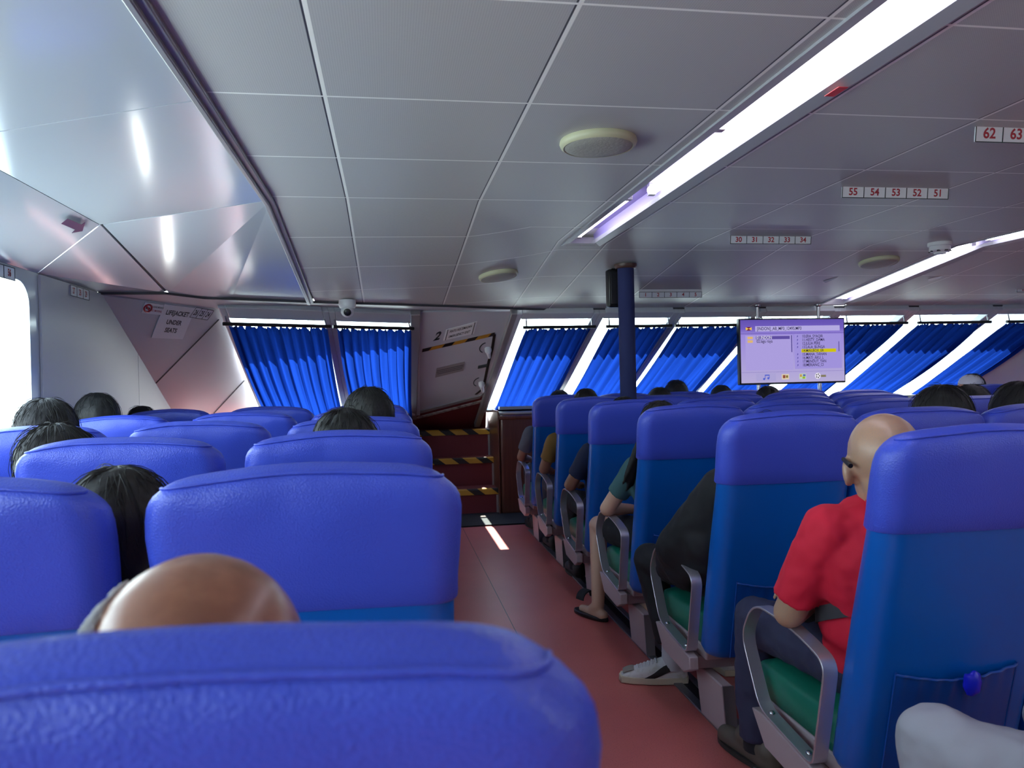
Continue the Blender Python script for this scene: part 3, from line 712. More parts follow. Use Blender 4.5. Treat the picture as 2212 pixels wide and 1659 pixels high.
def quad(u0, v0, u1, v1, d): return [S(u0, v1, d), S(u1, v1, d), S(u1, v0, d), S(u0, v0, d)]
def scr(name, u0, v0, u1, v1, d, col, e=.9, parent=None):
    mm = MB(); mm.face(quad(u0, v0, u1, v1, d)); return mm.build(name, emission('screen_'+col.strip('#'), col, e), parent or screen, smooth=False)
sm = bpy.data.materials.new('screen_menu'); sm.use_nodes = True; n_ = sm.node_tree
n_.nodes.remove(n_.nodes['Principled BSDF']); em = n_.nodes.new('ShaderNodeEmission'); tcx = n_.nodes.new('ShaderNodeTexCoord'); spx = n_.nodes.new('ShaderNodeSeparateXYZ'); rpx = n_.nodes.new('ShaderNodeValToRGB')
n_.links.new(tcx.outputs['UV'], spx.inputs[0]); n_.links.new(spx.outputs['Y'], rpx.inputs[0]); n_.links.new(rpx.outputs[0], em.inputs[0]); n_.links.new(em.outputs[0], n_.nodes['Material Output'].inputs[0])
rpx.color_ramp.elements[0].color = lin('#a9a0c8'); rpx.color_ramp.elements[1].color = lin('#5b4ba2'); e2 = rpx.color_ramp.elements.new(.75); e2.color = lin('#9080cc'); e3 = rpx.color_ramp.elements.new(.86); e3.color = lin('#6a58b2')
m = MB(); m.face(quad(0, 0, 1, 1, 0)); m.uv(lambda c: ((c.x-sx0)/SWd, (c.z-sz0)/SHt)); screen = m.build('screen', sm, tv, smooth=False)
scr('title_bar', .14, .10, .96, .185, 1, '#b0a6dc'); scr('separator', .0, .215, 1, .222, 1, '#5a4aa0')
def stext(s_, u, v, h, col='#1d1838', bold=.008, xs=.8): text_mesh('menu_text', s_, S(u, v, 3), (1, 0, 0), (0, 0, 1), h*SHt, emission('screen_'+col.strip('#'), col, .8), screen, bold, 0, xs, 'LEFT', 0)
stext('[INDON]_AB_MP3_12495.MP3', .155, .143, .05, xs=.82)
mm = MB(); mm.face([S(.05, .115, 2), S(.05, .165, 2), S(.078, .14, 2)]); mm.face([S(.106, .115, 2), S(.106, .165, 2), S(.078, .14, 2)]); mm.build('logo_mark', emission('screen_e8c040', '#e8c040', .9), screen, smooth=False)
mm = MB(); mm.face([S(.055, .112, 2), S(.101, .112, 2), S(.078, .14, 2)]); mm.face([S(.055, .168, 2), S(.101, .168, 2), S(.078, .14, 2)]); mm.build('logo_mark', emission('screen_7a2418', '#7a2418', .9), screen, smooth=False)
scr('folder_panel', .045, .245, .50, .80, 1, '#a79ad8'); scr('file_panel', .515, .235, .975, .79, 1, '#9c8fd6')
scr('highlight', .145, .26, .47, .31, 2, '#5c4c9c'); stext('01.INDON', .15, .285, .05, '#e6e0f4'); stext('02.lagu raya', .15, .342, .05)
for v in (.285, .342): scr('folder_icon', .065, v-.02, .115, v+.02, 2, '#d8b070')
scr('scroll_bar', .483, .25, .492, .52, 2, '#4c4088'); scr('scroll_bar', .945, .36, .953, .52, 2, '#5a4c96')
lst = ['10.ERA_SYAQIR', '11.HESTY_DAMA', '12.JULIA PERE', '13.LALA_BUNGA', '14.MAILBOX_ER', '15.MANA_TAHAN', '16.MATI_AKU_L', '17.MENDUT_YAN', '18.MERIANG_CI']
for k, s_ in enumerate(lst):
    v = .272+.0575*k
    if k == 4: scr('highlight', .58, v-.028, .92, v+.028, 2, '#c8bc10')
    else: stext('♫', .535, v, .035, '#5c50a8')
    stext(s_, .588, v, .046)
scr('icon_bar', .0, .83, 1, .835, 1, '#8478b8')
scr('icon_frame', .14, .85, .33, .975, 2, '#a8a0d0'); 
def icon_ring(u, v, r, col):
    mm = MB(); mm.face([S(u+r*math.cos(t)*SHt/SWd, v+r*math.sin(t), 3) for t in [k*math.pi/10 for k in range(20)]]); return mm.build('menu_icon', emission('screen_'+col.strip('#'), col, .9), screen, smooth=False)
icon_ring(.215, .94, .018, '#5060c8'); icon_ring(.255, .93, .018, '#5060c8')
scr('menu_icon', .222, .885, .228, .94, 3, '#5060c8'); scr('menu_icon', .262, .875, .268, .93, 3, '#5060c8'); scr('menu_icon', .222, .872, .268, .89, 3, '#5060c8')
scr('menu_icon', .385, .87, .455, .955, 3, '#d8c8a8'); scr('menu_icon', .395, .885, .42, .935, 4, '#8a4a3a'); scr('menu_icon', .425, .89, .445, .93, 4, '#7a6a30')
scr('menu_icon', .555, .87, .62, .955, 3, '#b8d0b0'); scr('menu_icon', .56, .88, .58, .92, 4, '#c09050'); scr('menu_icon', .59, .88, .615, .91, 4, '#5060b0'); scr('menu_icon', .585, .915, .61, .95, 4, '#90b030')
icon_ring(.735, .91, .05, '#e0dce8')
for k in range(5):
    mm = MB(); t = k*1.257; mm.face([S(.735+(.028*math.cos(t)+.011*math.cos(q_))*SHt/SWd, .91+.028*math.sin(t)+.011*math.sin(q_), 5) for q_ in [j*math.pi/4 for j in range(8)]]); mm.build('menu_icon', emission('screen_302838', '#302838', .9), screen, smooth=False)
scr('menu_icon', .765, .895, .815, .93, 3, '#807860')
for px in (1636, 1768):
    x = U(px, 700, Y=YT+.09).x; zt = ceil_z(x, YT+.09); m = MB(); m.tube([(x, YT+.09, .0), (x, YT+.09, zt)], .016, 14); po = m.build('pole', M_CHROME, tv)
    m = MB(); m.box((x, YT+.075, (tz0+tz1)/2), (.06, .035, TH*.7)); m.build('mount', M_BLACK, po, smooth=False)
    m = MB(); m.lathe([(0, 0), (.035, 0), (.035, -.008), (.016, -.02), (0, -.02)], (x, YT+.09, zt), (0, 0, 1), 20); m.build('flange', M_CHROME, po)

# ================================================================== CURTAINS AND RODS
def curtain(P, u0, u1, vt, vb, label, seed, bow=0.0, gather=.0, off=.10):
    rnd = random.Random(seed); NU, NV = 150, 26
    np_ = max(6, int((u1-u0)*13)); ph = [rnd.uniform(-.9, .9) for _ in range(np_+2)]; am = [rnd.uniform(.55, 1.25) for _ in range(np_+2)]
    m = MB(); g = {}
    for j in range(NV+1):
        fv = j/NV; v = vt+(vb-vt)*fv
        for i in range(NU+1):
            fu = i/NU
            k = fu*np_; a = int(min(k, np_)); fr = k-a
            amp = (am[a]*(1-fr)+am[a+1]*fr); phs = ph[a]*(1-fr)+ph[a+1]*fr
            A = .034*(.55+.45*math.sin(math.pi*min(1, fv*1.3)))*amp*(1 if fv > .06 else .55+.4*math.sin(i*2.1))
            d = A*math.sin(2*math.pi*k+phs+.5*math.sin(3*fv+seed))+.004*math.sin(5*math.pi*k+3*fv)
            u = u0+(u1-u0)*fu
            c = (u0+u1)/2; u = c+(u-c)*(1-gather*smoothstep(.3, 1, fv))+bow*math.sin(math.pi*fv)*(.6+.4*fu)+.006*math.sin(2*math.pi*k+1.2+phs)
            vv = v+(.012*math.sin(2*math.pi*k*1.7+phs) if j == 0 else 0)+(.02*math.sin(2*math.pi*k*.5+phs) if j == NV else 0)
            g[i, j] = m.bm.verts.new(P(u, vv, off+d))
    for j in range(NV):
        for i in range(NU): m.bm.faces.new((g[i, j], g[i+1, j], g[i+1, j+1], g[i, j+1]))
    t = thing('curtain', label, 'curtain', P((u0+u1)/2, vb, off), 'blue curtains on the bow windows')
    m.build('cloth', M_CURT, t, angle=180)
    n_ = 7
    for k in range(n_):
        m = MB(); u = u0+(u1-u0)*(k+.5)/n_; c = P(u, vt-.012, off+.002)
        m.tube([c+Vector((0, 0, .012))+P(u, 0, 0)*0, c+Vector((.004, .004, 0)), c+Vector((0, 0, -.02))], .0022, 5); m.build('hook', M_BLACK, t)
    return t
def rod(P, u0, u1, v, label, off=.105):
    t = thing('curtain_rod', label, 'curtain rod', P((u0+u1)/2, v, off), 'black curtain rods')
    a, b = P(u0, v, off), P(u1, v, off); m = MB(); m.tube([a, b], .013, 12); m.build('bar', M_BLACK, t)
    for u in (u0+.03, u1-.03):
        c = P(u, v, off); e = P(u, v-.03, .0); m = MB(); m.tube([c, e], .007, 8); m.build('bracket', M_CHROME, t)
    return t
OFF = .105
CR = [(1.145, 1.70, 0, 0), (1.85, 2.37, 0, .0), (2.455, 3.10, .02, 0), (3.22, 3.86, .02, 0), (4.02, 4.58, .03, 0), (4.74, 5.42, .05, 0), (5.64, 6.18, .04, 0)]
NMR = ['first curtain right of the stairs, left of the navy column', 'curtain crossed by the navy column', 'curtain between the navy column and the television', 'curtain mostly hidden behind the television', 'curtain just right of the television', 'wide curtain second right of the television', 'last curtain by the starboard corner']
for k, (a, b, bw, g_) in enumerate(CR):
    curtain(PR, a, b, .15, VR-.04, 'blue pleated curtain, '+NMR[k], 11+k, bw, g_)
    rod(PR, a-.03, b+.03, .115, 'black rod of the '+NMR[k])
CL = [(-.072, .655, 'wide blue pleated curtain nearest the lifejacket notice'), (.735, 1.37, 'blue pleated curtain beside the emergency hatch, port side')]
for k, (a, b, l) in enumerate(CL):
    curtain(PL, a, b, .15, VL-.02, l, 31+k, -.02, .04)
    rod(PL, a-.03, b+.03, .115, 'black curtain rod of the '+l)

# ================================================================== SEATS
PITCH_ROW = .85
R_X0, R_Y0 = 1.113, 1.588           # centre block: aisle edge, back plane of the first row
L_Y0 = .435
L_COLS = [(-.3728, .1055), (-.9325, -.4451), (-1.48, -1.0156)]
S_X0 = 4.575                        # starboard block
def rring(hw0, hw1, yb, yf, r, z, fn=None):
    """rounded rectangle ring, dense along the long sides; starts at the back left corner"""
    pts = []
    r = min(r, (hw1-hw0)*.48, (yf-yb)*.48)
    def arc(cx, cy, a0):
        for k in range(6): a = math.radians(a0+90*k/5); pts.append((cx+r*math.cos(a), cy+r*math.sin(a)))
    arc(hw0+r, yb+r, 180)
    for k in range(1, 22): pts.append((hw0+r+(hw1-hw0-2*r)*k/22, yb))
    arc(hw1-r, yb+r, 270)
    for k in range(1, 4): pts.append((hw1, yb+r+(yf-yb-2*r)*k/4))
    arc(hw1-r, yf-r, 0)
    for k in range(1, 22): pts.append((hw1-r-(hw1-hw0-2*r)*k/22, yf))
    arc(hw0+r, yf-r, 90)
    for k in range(1, 4): pts.append((hw0, yf-r-(yf-yb-2*r)*k/4))
    return [Vector((x, y, z)) if fn is None else fn(x, y, z) for x, y in pts]
def yb_(z): return -.236*(z-.936)
def dep(z): return interp(z, [(.28, .125), (.6, .125), (.93, .105), (1.12, .092), (1.2, .09)])
def make_seat(width, aisle, seed, rough_cover):
    root = bpy.data.objects.new('passenger_seat', None); COL.objects.link(root); root.empty_display_size = .1
    w = width
    m = MB(); rings = []
    for z, ins in ((.275, .03), (.285, .012), (.31, .0), (.5, 0), (.7, 0), (.85, 0), (.95, .0), (1.05, 0), (1.09, .01), (1.12, .03)):
        rings.append(rring(ins, w-ins, yb_(z)+ins*.5, yb_(z)+dep(z)-ins*.5, .05, z))
    m.loft(rings); m.build('backrest', M_BACK, root, angle=60, world=False)
    g = .006; m = MB(); rings = []
    rnd = random.Random(seed); o1 = rnd.uniform(0, 50)
    spec = [(.940, .008, .008), (.926, -g*.4, -g*.4), (.932, -g, -g), (.97, -g*1.1, -g), (1.01, -g*1.6, -g), (1.06, -g*2.0, -g), (1.09, -g*1.9, -g), (1.112, -g*1.3, -g*.9), (1.128, -g*.4, -g*.6), (1.140, .006, -.001), (1.147, .014, .003), (1.151, .019, .006), (1.156, .027, .016), (1.160, .038, .029), (1.163, .06, .038), (1.164, .09, .042)]
    for z, ix, iy in spec:
        def fn(x, y, zz, z=z):
            u = x/w
            wr = noise.noise(Vector((x*9+o1, z*14, o1)))*.0045*smoothstep(.98, 1.10, z) + noise.noise(Vector((x*26+o1, z*60, 3)))*.0022*smoothstep(1.09, 1.15, z)
            hem = .004*math.sin(x*5+o1)*(1-smoothstep(.94, 1.0, z))
            bulge = -.010*math.sin(math.pi*max(0, min(1, u)))*smoothstep(.93, 1.0, z)*(1-smoothstep(1.10, 1.16, z)) if y < yb_(z)+.04 else 0
            crown = .024*(.35-abs(2*u-1)**2.4)*smoothstep(1.10, 1.163, z) + .006*noise.noise(Vector((x*6, o1, 7)))*smoothstep(1.12, 1.15, z)
            return Vector((x+wr*.5*(1 if u > .5 else -1), y-wr+bulge*.6, zz+hem+crown))
        rings.append(rring(ix, w-ix, yb_(z)+iy, yb_(z)+dep(z)-iy, .048, z, fn))
    R = m.loft(rings, caps=False); m.bm.faces.new(R[-1])
    pts = [Vector(p) for p in rings[11][0:33]]; pts = [p+Vector((0, -.0015, .001)) for p in pts]
    m.tube(pts, .0028, 6)
    hem = [Vector(p)+Vector((0, -.0012, .010)) for p in rings[2][0:33]]
    m.strip(hem, (0, 0, .0011), .0012)
    m.build('head_cover', M_COVER, root, angle=70, world=False)
    # seat cushion
    m = MB(); rings = []
    for z, ins in ((.300, .012), (.306, .002), (.35, 0), (.392, .002), (.410, .014), (.420, .035), (.425, .08)):
        rings.append([Vector((p.x, p.y, p.z-.012*(1-((p.y-.46)/.25)**2)*smoothstep(.39, .42, z)-.018*smoothstep(.62, .70, p.y)*smoothstep(.39, .42, z))) for p in rring(.012+ins, w-.012-ins, .205+ins, .69-ins, .05, z)])
    m.loft(rings); m.build('seat_cushion', M_GREEN, root, angle=60, world=False)
    m = MB(); m.hexa([(.02, .24, .245), (w-.02, .24, .245), (w-.02, .62, .245), (.02, .62, .245)], [(.015, .21, .298), (w-.015, .21, .298), (w-.015, .68, .298), (.015, .68, .298)])
    m.build('seat_pan', M_FRAME, root, bevel=.006, world=False)
    # pocket on the back
    m = MB(); N = 26; g_ = {}
    zs = [.285, .31, .40, .49, .54, .558, .568]
    for j, z in enumerate(zs):
        for i in range(N+1):
            u = i/N; x = .075+(w-.15)*u
            out = .004+.014*math.sin(math.pi*u)**.6*(smoothstep(.28, .40, z))
            if j >= 4: out += .0035*math.sin(u*math.pi*15)
            sag = -.022*math.sin(math.pi*u)*smoothstep(.44, .56, z)
            g_[i, j] = m.bm.verts.new((x, yb_(z+sag)-out, z+sag))
    for j in range(len(zs)-1):
        for i in range(N): m.bm.faces.new((g_[i, j], g_[i+1, j], g_[i+1, j+1], g_[i, j+1]))
    top = [g_[i, len(zs)-1].co.copy() for i in range(N+1)]
    m.tube(top, .004, 6)
    for xx in (.075, w-.075): m.tube([(xx, yb_(z)-.004, z) for z in (.285, .40, .49, .575)], .003, 6)
    m.build('back_pocket', M_POCKET, root, angle=60, world=False)
    if aisle:
        s = -1 if aisle < 0 else 1; xa = -.026 if s < 0 else w+.026
        def corner(pts, n=6):
            out = []; L = len(pts)
            for i, (p, r) in enumerate(pts):
                p = Vector(p); a = Vector(pts[i-1][0]); b = Vector(pts[(i+1) % L][0]); da, db = (a-p).normalized(), (b-p).normalized()
                A, B = p+da*r, p+db*r
                for k in range(n+1):
                    t = k/n; out.append(A*(1-t)**2+p*2*t*(1-t)+B*t*t)
            return out
        loop = corner([((xa, .545, .305), .045), ((xa, .655, .49), .05), ((xa, .575, .612), .07), ((xa, .34, .605), .10), ((xa, .19, .565), .045), ((xa, .258, .272), .03)])
        m = MB(); m.strip(loop, (.0205, 0, 0), .0065, closed=True); ar = m.build('armrest', M_ARM, root, bevel=.0015, angle=50, world=False)
        for y, z in ((.505, .3045), (.305, .2825)):
            m = MB(); m.lathe([(0, .008), (.006, .0065), (.009, .003), (.0095, 0), (0, 0)], (xa, y, z), (0, -.11, 1), 14); m.build('bolt', M_CHROME, ar, world=False)
        m = MB(); xx = [xa-.018, xa+.018]
        pr = [(.60, .285), (.52, .20), (.30, .185), (.235, .215), (.24, .262), (.53, .292)]
        m.hexa([(xx[0], y, z) for y, z in pr], [(xx[1], y, z) for y, z in pr]); m.build('armrest_bracket', M_FRAME, root, bevel=.004, world=False)
    return root
PROTO = {}
def seat(x, y, width, aisle, label, grp):
    key = (round(width, 3), aisle)
    if key not in PROTO: PROTO[key] = o = make_seat(width, aisle, len(PROTO)*7+3, 0)
    else: o = copy_tree(PROTO[key])
    o.location = (x, y, 0); return tag(o, label, 'seat', grp)
ORD = ['nearest', 'second', 'third', 'fourth', 'fifth', 'sixth', 'seventh', 'eighth']
CW = .479
GR = 'blue seats of the centre block'; GL = 'blue seats of the left block'; GS = 'blue seats of the starboard block'
RW = {-1: [0], 0: [0, 1], 1: [0, 1, 2, 3], 2: [0, 1, 2, 3, 4], 3: [0, 1, 2, 3, 4], 4: [0, 1, 2, 3, 4], 5: [0, 1, 2, 3, 4]}
CN = ['aisle seat', 'second seat in from the aisle', 'middle seat', 'fourth seat from the aisle', 'fifth seat from the aisle']
def frame(x0, x1, y, label, legs):
    t = thing('seat_row_frame', label, 'seat frame', ((x0+x1)/2, y+.3, 0), 'steel frames under the seat rows')
    m = MB(); m.box(((x0+x1)/2, y+.33, .2175), (x1-x0-.02, .07, .052)); m.build('beam', M_FRAME, t, bevel=.006)
    for lx in legs:
        m = MB(); m.hexa([(lx-.02, y+.10, .012), (lx+.02, y+.10, .012), (lx+.02, y+.33, .012), (lx-.02, y+.33, .012)], [(lx-.02, y+.13, .19), (lx+.02, y+.13, .19), (lx+.02, y+.38, .19), (lx-.02, y+.38, .19)]); lg = m.build('leg', M_FRAME, t, bevel=.005)
        m = MB(); m.hexa([(lx-.021, y+.095, .012), (lx+.021, y+.095, .012), (lx+.021, y+.104, .012), (lx-.021, y+.104, .012)], [(lx-.021, y+.125, .19), (lx+.021, y+.125, .19), (lx+.021, y+.134, .19), (lx-.021, y+.134, .19)]); m.build('edge_cover', M_RAIL, lg, smooth=False)
for r, cols in RW.items():
    y = R_Y0+PITCH_ROW*r
    nm = 'row beside the camera' if r < 0 else ORD[r]+' row from the camera'
    for c in cols: seat(R_X0+.49*c, y, CW, -1 if c == 0 and r >= 0 else 0, 'blue seat, %s, centre block, %s' % (nm, CN[c]), GR)
    frame(R_X0, R_X0+.49*(max(cols)+1), y, 'steel beam and legs under the centre block, '+nm, [R_X0+.055]+([R_X0+.49*(max(cols)+1)-.08] if len(cols) > 1 else [R_X0+.42]))
LN = ['aisle seat', 'middle seat', 'window seat']
for k in range(6):
    y = L_Y0+PITCH_ROW*k
    for c in range(3):
        if (k == 0 and c > 0) or (k == 1 and c > 1): continue
        a, b = L_COLS[c]
        seat(a, y, round(b-a, 3), 1 if c == 0 else 0, 'blue seat, %s row from the camera, left block, %s' % (ORD[k], LN[c]), GL)
    frame(-1.48 if k > 1 else (-.93 if k else -.37), .1055, y, 'steel legs under the left block, %s row from the camera' % ORD[k], [.05, -.3 if k == 0 else -.86])
for k in (4, 5, 6):
    for c in range(3):
        seat(S_X0+.56*c, L_Y0+PITCH_ROW*k-.03, CW, -1 if c == 0 else 0, 'blue passenger seat in the starboard block, %s, %s' % (['third row from the bow', 'second row from the bow', 'row nearest the bow'][k-4], ['aisle side', 'middle', 'outer side'][c]), GS)
    frame(S_X0, S_X0+1.6, L_Y0+PITCH_ROW*k-.03, 'steel beam and legs under the starboard block, '+['third row from the bow', 'second row from the bow', 'row nearest the bow'][k-4], [S_X0+.055, S_X0+1.5])
def rails(x, y0, y1, label):
    t = thing('seat_rail', label, 'floor rail', (x+.05, (y0+y1)/2, 0), 'floor rails under the seats')
    m = MB(); m.box((x+.018, (y0+y1)/2, .0075), (.036, y1-y0, .009)); m.build('track', M_RAIL, t, bevel=.002)
    m = MB(); m.box((x+.058, (y0+y1)/2, .0055), (.044, y1-y0, .005)); m.build('groove', M_BLACK, t, smooth=False)
    m = MB(); m.box((x+.095, (y0+y1)/2, .0075), (.03, y1-y0, .009)); m.build('track', M_RAIL, t, bevel=.002)
rails(1.153, .2, 6.45, 'grey metal floor rail along the aisle edge of the centre block')
rails(3.36, 2.2, 6.45, 'grey metal floor rail under the far edge of the centre block')
rails(.0, .2, 5.2, 'grey metal floor rail along the aisle edge of the left block')
rails(4.58, 3.6, 6.3, 'grey metal floor rail under the aisle edge of the starboard block')

# ================================================================== PEOPLE
M_SKIN = mat('skin_tan', '#b48466', .45, bump=('noise', 160, .12, .001), mottled=(55, '#9a6c50', .45, .75), sub=.08)
M_SKIN2 = mat('skin_warm', '#8e6450', .5, bump=('noise', 160, .12, .001), sub=.06)
M_SKINF = mat('skin_fair', '#c9a28c', .48, bump=('noise', 160, .08, .001), sub=.08)
M_SKINB = mat('skin_bald', '#8c5c46', .32, mottled=(38, '#a67258', .45, .8), bump=('noise', 140, .15, .001), sub=.06)
M_STUB = mat('shaved_scalp', '#b08a70', .36, mottled=(650, '#9a8478', .45, .7), bump=('noise', 300, .2, .0008), sub=.05)
M_HAIR = mat('black_hair', '#0a090b', .5, bump=('noise', 40, .5, .004, (30, 30, 2)))
M_HAIRB = mat('dark_brown_hair', '#19120f', .5, bump=('noise', 40, .5, .004, (30, 30, 2)))
M_HAIRG = mat('greying_hair', '#121112', .5, mottled=(120, '#3a3836', .55, .75), bump=('noise', 40, .5, .004, (30, 30, 2)))
M_HAIRW = mat('white_hair', '#c9c8c6', .6, bump=('noise', 300, .5, .002))
M_EYE = mat('eye_white', '#e6e2dc', .2); M_IRIS = mat('iris', '#1a100c', .2)
def remesh(mb, name, m_, voxel, parent=None, origin=None, smooth=5, wr=0, wscale=14, seed=0):
    me = bpy.data.meshes.new('tmp'); mb.bm.to_mesh(me); mb.bm.free(); o = bpy.data.objects.new('tmp', me); COL.objects.link(o)
    r = o.modifiers.new('r', 'REMESH'); r.mode = 'VOXEL'; r.voxel_size = voxel
    s = o.modifiers.new('s', 'SMOOTH'); s.factor = .5; s.iterations = smooth
    dg = bpy.context.evaluated_depsgraph_get(); dg.update()
    nm = bpy.data.meshes.new_from_object(o.evaluated_get(dg)); bpy.data.objects.remove(o); bpy.data.meshes.remove(me)
    nm.name = name; nm.materials.clear(); nm.materials.append(m_)
    if wr:
        ns = [v.normal.copy() for v in nm.vertices]
        for v, n in zip(nm.vertices, ns):
            c = v.co*wscale+Vector((seed, seed*2, 0)); q = noise.noise(Vector((c.x, c.y, c.z*.6)))+.5*noise.noise(c*2.3)
            v.co += n*(wr*q)
    off = Vector((0, 0, 0)); q = parent
    while q is not None: off += q.location; q = q.parent
    if origin is not None: off = Vector(origin)
    for v in nm.vertices: v.co -= off
    nm.polygons.foreach_set('use_smooth', [True]*len(nm.polygons))
    ob = bpy.data.objects.new(name, nm); COL.objects.link(ob)
    if parent is not None: ob.parent = parent
    elif origin is not None: ob.location = origin
    return ob
def hand(mb, wr, d, side, up=Vector((0, 0, 1)), curl=.5):
    """palm, four bent fingers of unequal length and a thumb leaving the palm's side"""
    d = d.normalized(); s = d.cross(up).normalized()*side; n = s.cross(d).normalized()*side
    if n.z > 0: n = -n
    pc = wr+d*.05
    for k in (-.024, -.008, .008, .024): mb.cap(wr+d*.012+s*k*.7, wr+d*.085+s*k, .0125, .0115)
    for k, L in ((-.030, .060), (-.0105, .078), (.0105, .084), (.030, .074)):
        a = wr+d*.088+s*k; b = a+(d+n*curl*.45).normalized()*L*.5; c = b+(d*.8+n*curl*1.2).normalized()*L*.32; e = c+(d*.5+n*curl*1.5).normalized()*L*.22
        mb.cap(a, b, .0092, .0085); mb.cap(b, c, .0085, .0078); mb.cap(c, e, .0078, .0065)
    a = wr+d*.025+s*.026; b = wr+d*.055+s*.052+n*.012; c = b+(d*.9+s*.15+n*.3).normalized()*.028
    mb.cap(a, b, .0135, .0105); mb.cap(b, c, .0100, .0080)
def hair_strands(mb, c, rad, n, seed, L=.06, fly=.2, r=.0011, down=1.0):
    rnd = random.Random(seed)
    for _ in range(n):
        th = rnd.uniform(0, 2*math.pi); ph = rnd.uniform(.05, 1.75) if rnd.random() > .2 else rnd.uniform(0, .5)
        tw = rnd.uniform(-.7, .7); l = L*rnd.uniform(.5, 1.5); pts = []; rr = []; lift = rnd.uniform(1.0, 1.05) if rnd.random() > fly else rnd.uniform(1.03, 1.16)
        for k in range(6):
            f = k/5; p = ph+f*l/.1; t = th+tw*f*.5
            q = 1.0+(lift-1)*math.sin(math.pi*f*.8)
            pts.append(c+Vector((rad[0]*math.sin(p)*math.cos(t)*q, rad[1]*math.sin(p)*math.sin(t)*q, rad[2]*math.cos(p)*q))); rr.append(r*(1-.75*f))
        mb.tube(pts, rr, 4)
PCOUNT = [0]
def person(label, x, y0, head, shirt, skin, trousers, hair='short', hairm=None, J=None, voxel=.009, s=1.0, yaw=0.0, tilt=0.0, sleeve=.62, legs='long', legm=None, shoes='#1b1a1c', group=None, strands=140, collar=False, hands=True, wrinkle=.0035):
    """seated figure; head = centre of the head; J overrides joints"""
    PCOUNT[0] += 1; sd = PCOUNT[0]
    H = Vector(head); j = dict(
        pelvis=Vector((x, y0+.345, .515)), belly=Vector((x, y0+.315, .64)), chest=Vector((x*.7+H.x*.3, y0+.262, .80)), neck=Vector((H.x*.75+x*.25, H.y-.028*s, H.z-.135*s)),
        hipL=Vector((x-.09, y0+.36, .505)), hipR=Vector((x+.09, y0+.36, .505)), kneeL=Vector((x-.11, y0+.76, .50)), kneeR=Vector((x+.11, y0+.76, .50)),
        ankL=Vector((x-.11, y0+.735, .085)), ankR=Vector((x+.11, y0+.735, .085)), toeL=Vector((x-.12, y0+.88, .035)), toeR=Vector((x+.12, y0+.88, .035)))
    shz = H.z-.19*s
    j['shL'] = Vector((x*.6+H.x*.4-.165*s, y0+.25, shz)); j['shR'] = Vector((x*.6+H.x*.4+.165*s, y0+.25, shz))
    j['elL'] = Vector((x-.195, y0+.36, .665)); j['elR'] = Vector((x+.195, y0+.36, .665))
    j['wrL'] = Vector((x-.10, y0+.57, .615)); j['wrR'] = Vector((x+.10, y0+.57, .615))
    if J: j.update({k: Vector(v) for k, v in J.items()})
    base = Vector((x, y0+.36, 0))
    Rh = Matrix.Rotation(yaw, 3, 'Z') @ Matrix.Rotation(tilt, 3, 'X')
    h = lambda a, b, c: H+Rh @ Vector((a*s, b*s, c*s))
    # ---- body, one continuous surface
    m = MB()
    m.ell(h(0, -.008, .022), (.080*s, .099*s, .091*s), Rh); m.ell(h(0, .028, -.040), (.064*s, .068*s, .082*s), Rh); m.ell(h(0, .050, -.085), (.042*s, .044*s, .034*s), Rh)
    m.cap(h(0, .094, -.005), h(0, .112, -.040), .010*s, .015*s); m.ell(h(0, .088, -.074), (.025*s, .013*s, .010*s), Rh); m.ell(h(0, .078, .012), (.055*s, .018*s, .012*s), Rh)
    for e in (-1, 1):
        m.ell(h(.081*e, -.008, -.022), (.011*s, .022*s, .034*s), Rh @ Matrix.Rotation(.35*e, 3, 'Z')); m.ell(h(.078*e, .004, -.045), (.010*s, .012*s, .014*s), Rh)
    m.cap(h(0, -.022, -.050), j['neck'], .054*s, .058*s)
    m.cap(j['neck'], j['chest'], .060*s, .105*s)
    m.cap(j['shL'], j['shR'], .050*s)
    m.ell(j['chest'], (.150*s, .095*s, .145*s)); m.ell(j['belly'], (.140*s, .10*s, .13*s)); m.ell(j['pelvis'], (.155*s, .105*s, .09*s))
    for e in 'LR':
        m.cap(j['sh'+e], j['el'+e], .047*s, .038*s); m.cap(j['el'+e], j['wr'+e], .038*s, .026*s)
        m.cap(j['hip'+e], j['knee'+e], .076*s, .054*s); m.cap(j['knee'+e], j['ank'+e], .052*s, .034*s)
        f = j['toe'+e]-j['ank'+e]; hl = j['ank'+e]+Vector((-f.x*.28, -f.y*.28, -.045)); m.cap(hl, j['toe'+e], .030, .022); m.cap(j['ank'+e], j['ank'+e]+Vector((f.x*.4, f.y*.4, -.035)), .034, .028)
        if hands: hand(m, j['wr'+e], (j['wr'+e]-j['el'+e]), -1 if e == 'L' else 1)
    root = remesh(m, 'person', skin, voxel, None, base, 4)
    tag(root, label, 'person', group)
    for e in (-1, 1):
        mm = MB(); mm.ell(h(.030*e, .080, -.008), (.0125*s, .0125*s, .0125*s), Rh, 14, 8); ey = mm.build('eye', M_EYE, root)
        mm = MB(); mm.ell(h(.030*e, .0895, -.008), (.0055*s, .004*s, .0055*s), Rh, 12, 6); mm.build('iris', M_IRIS, ey)
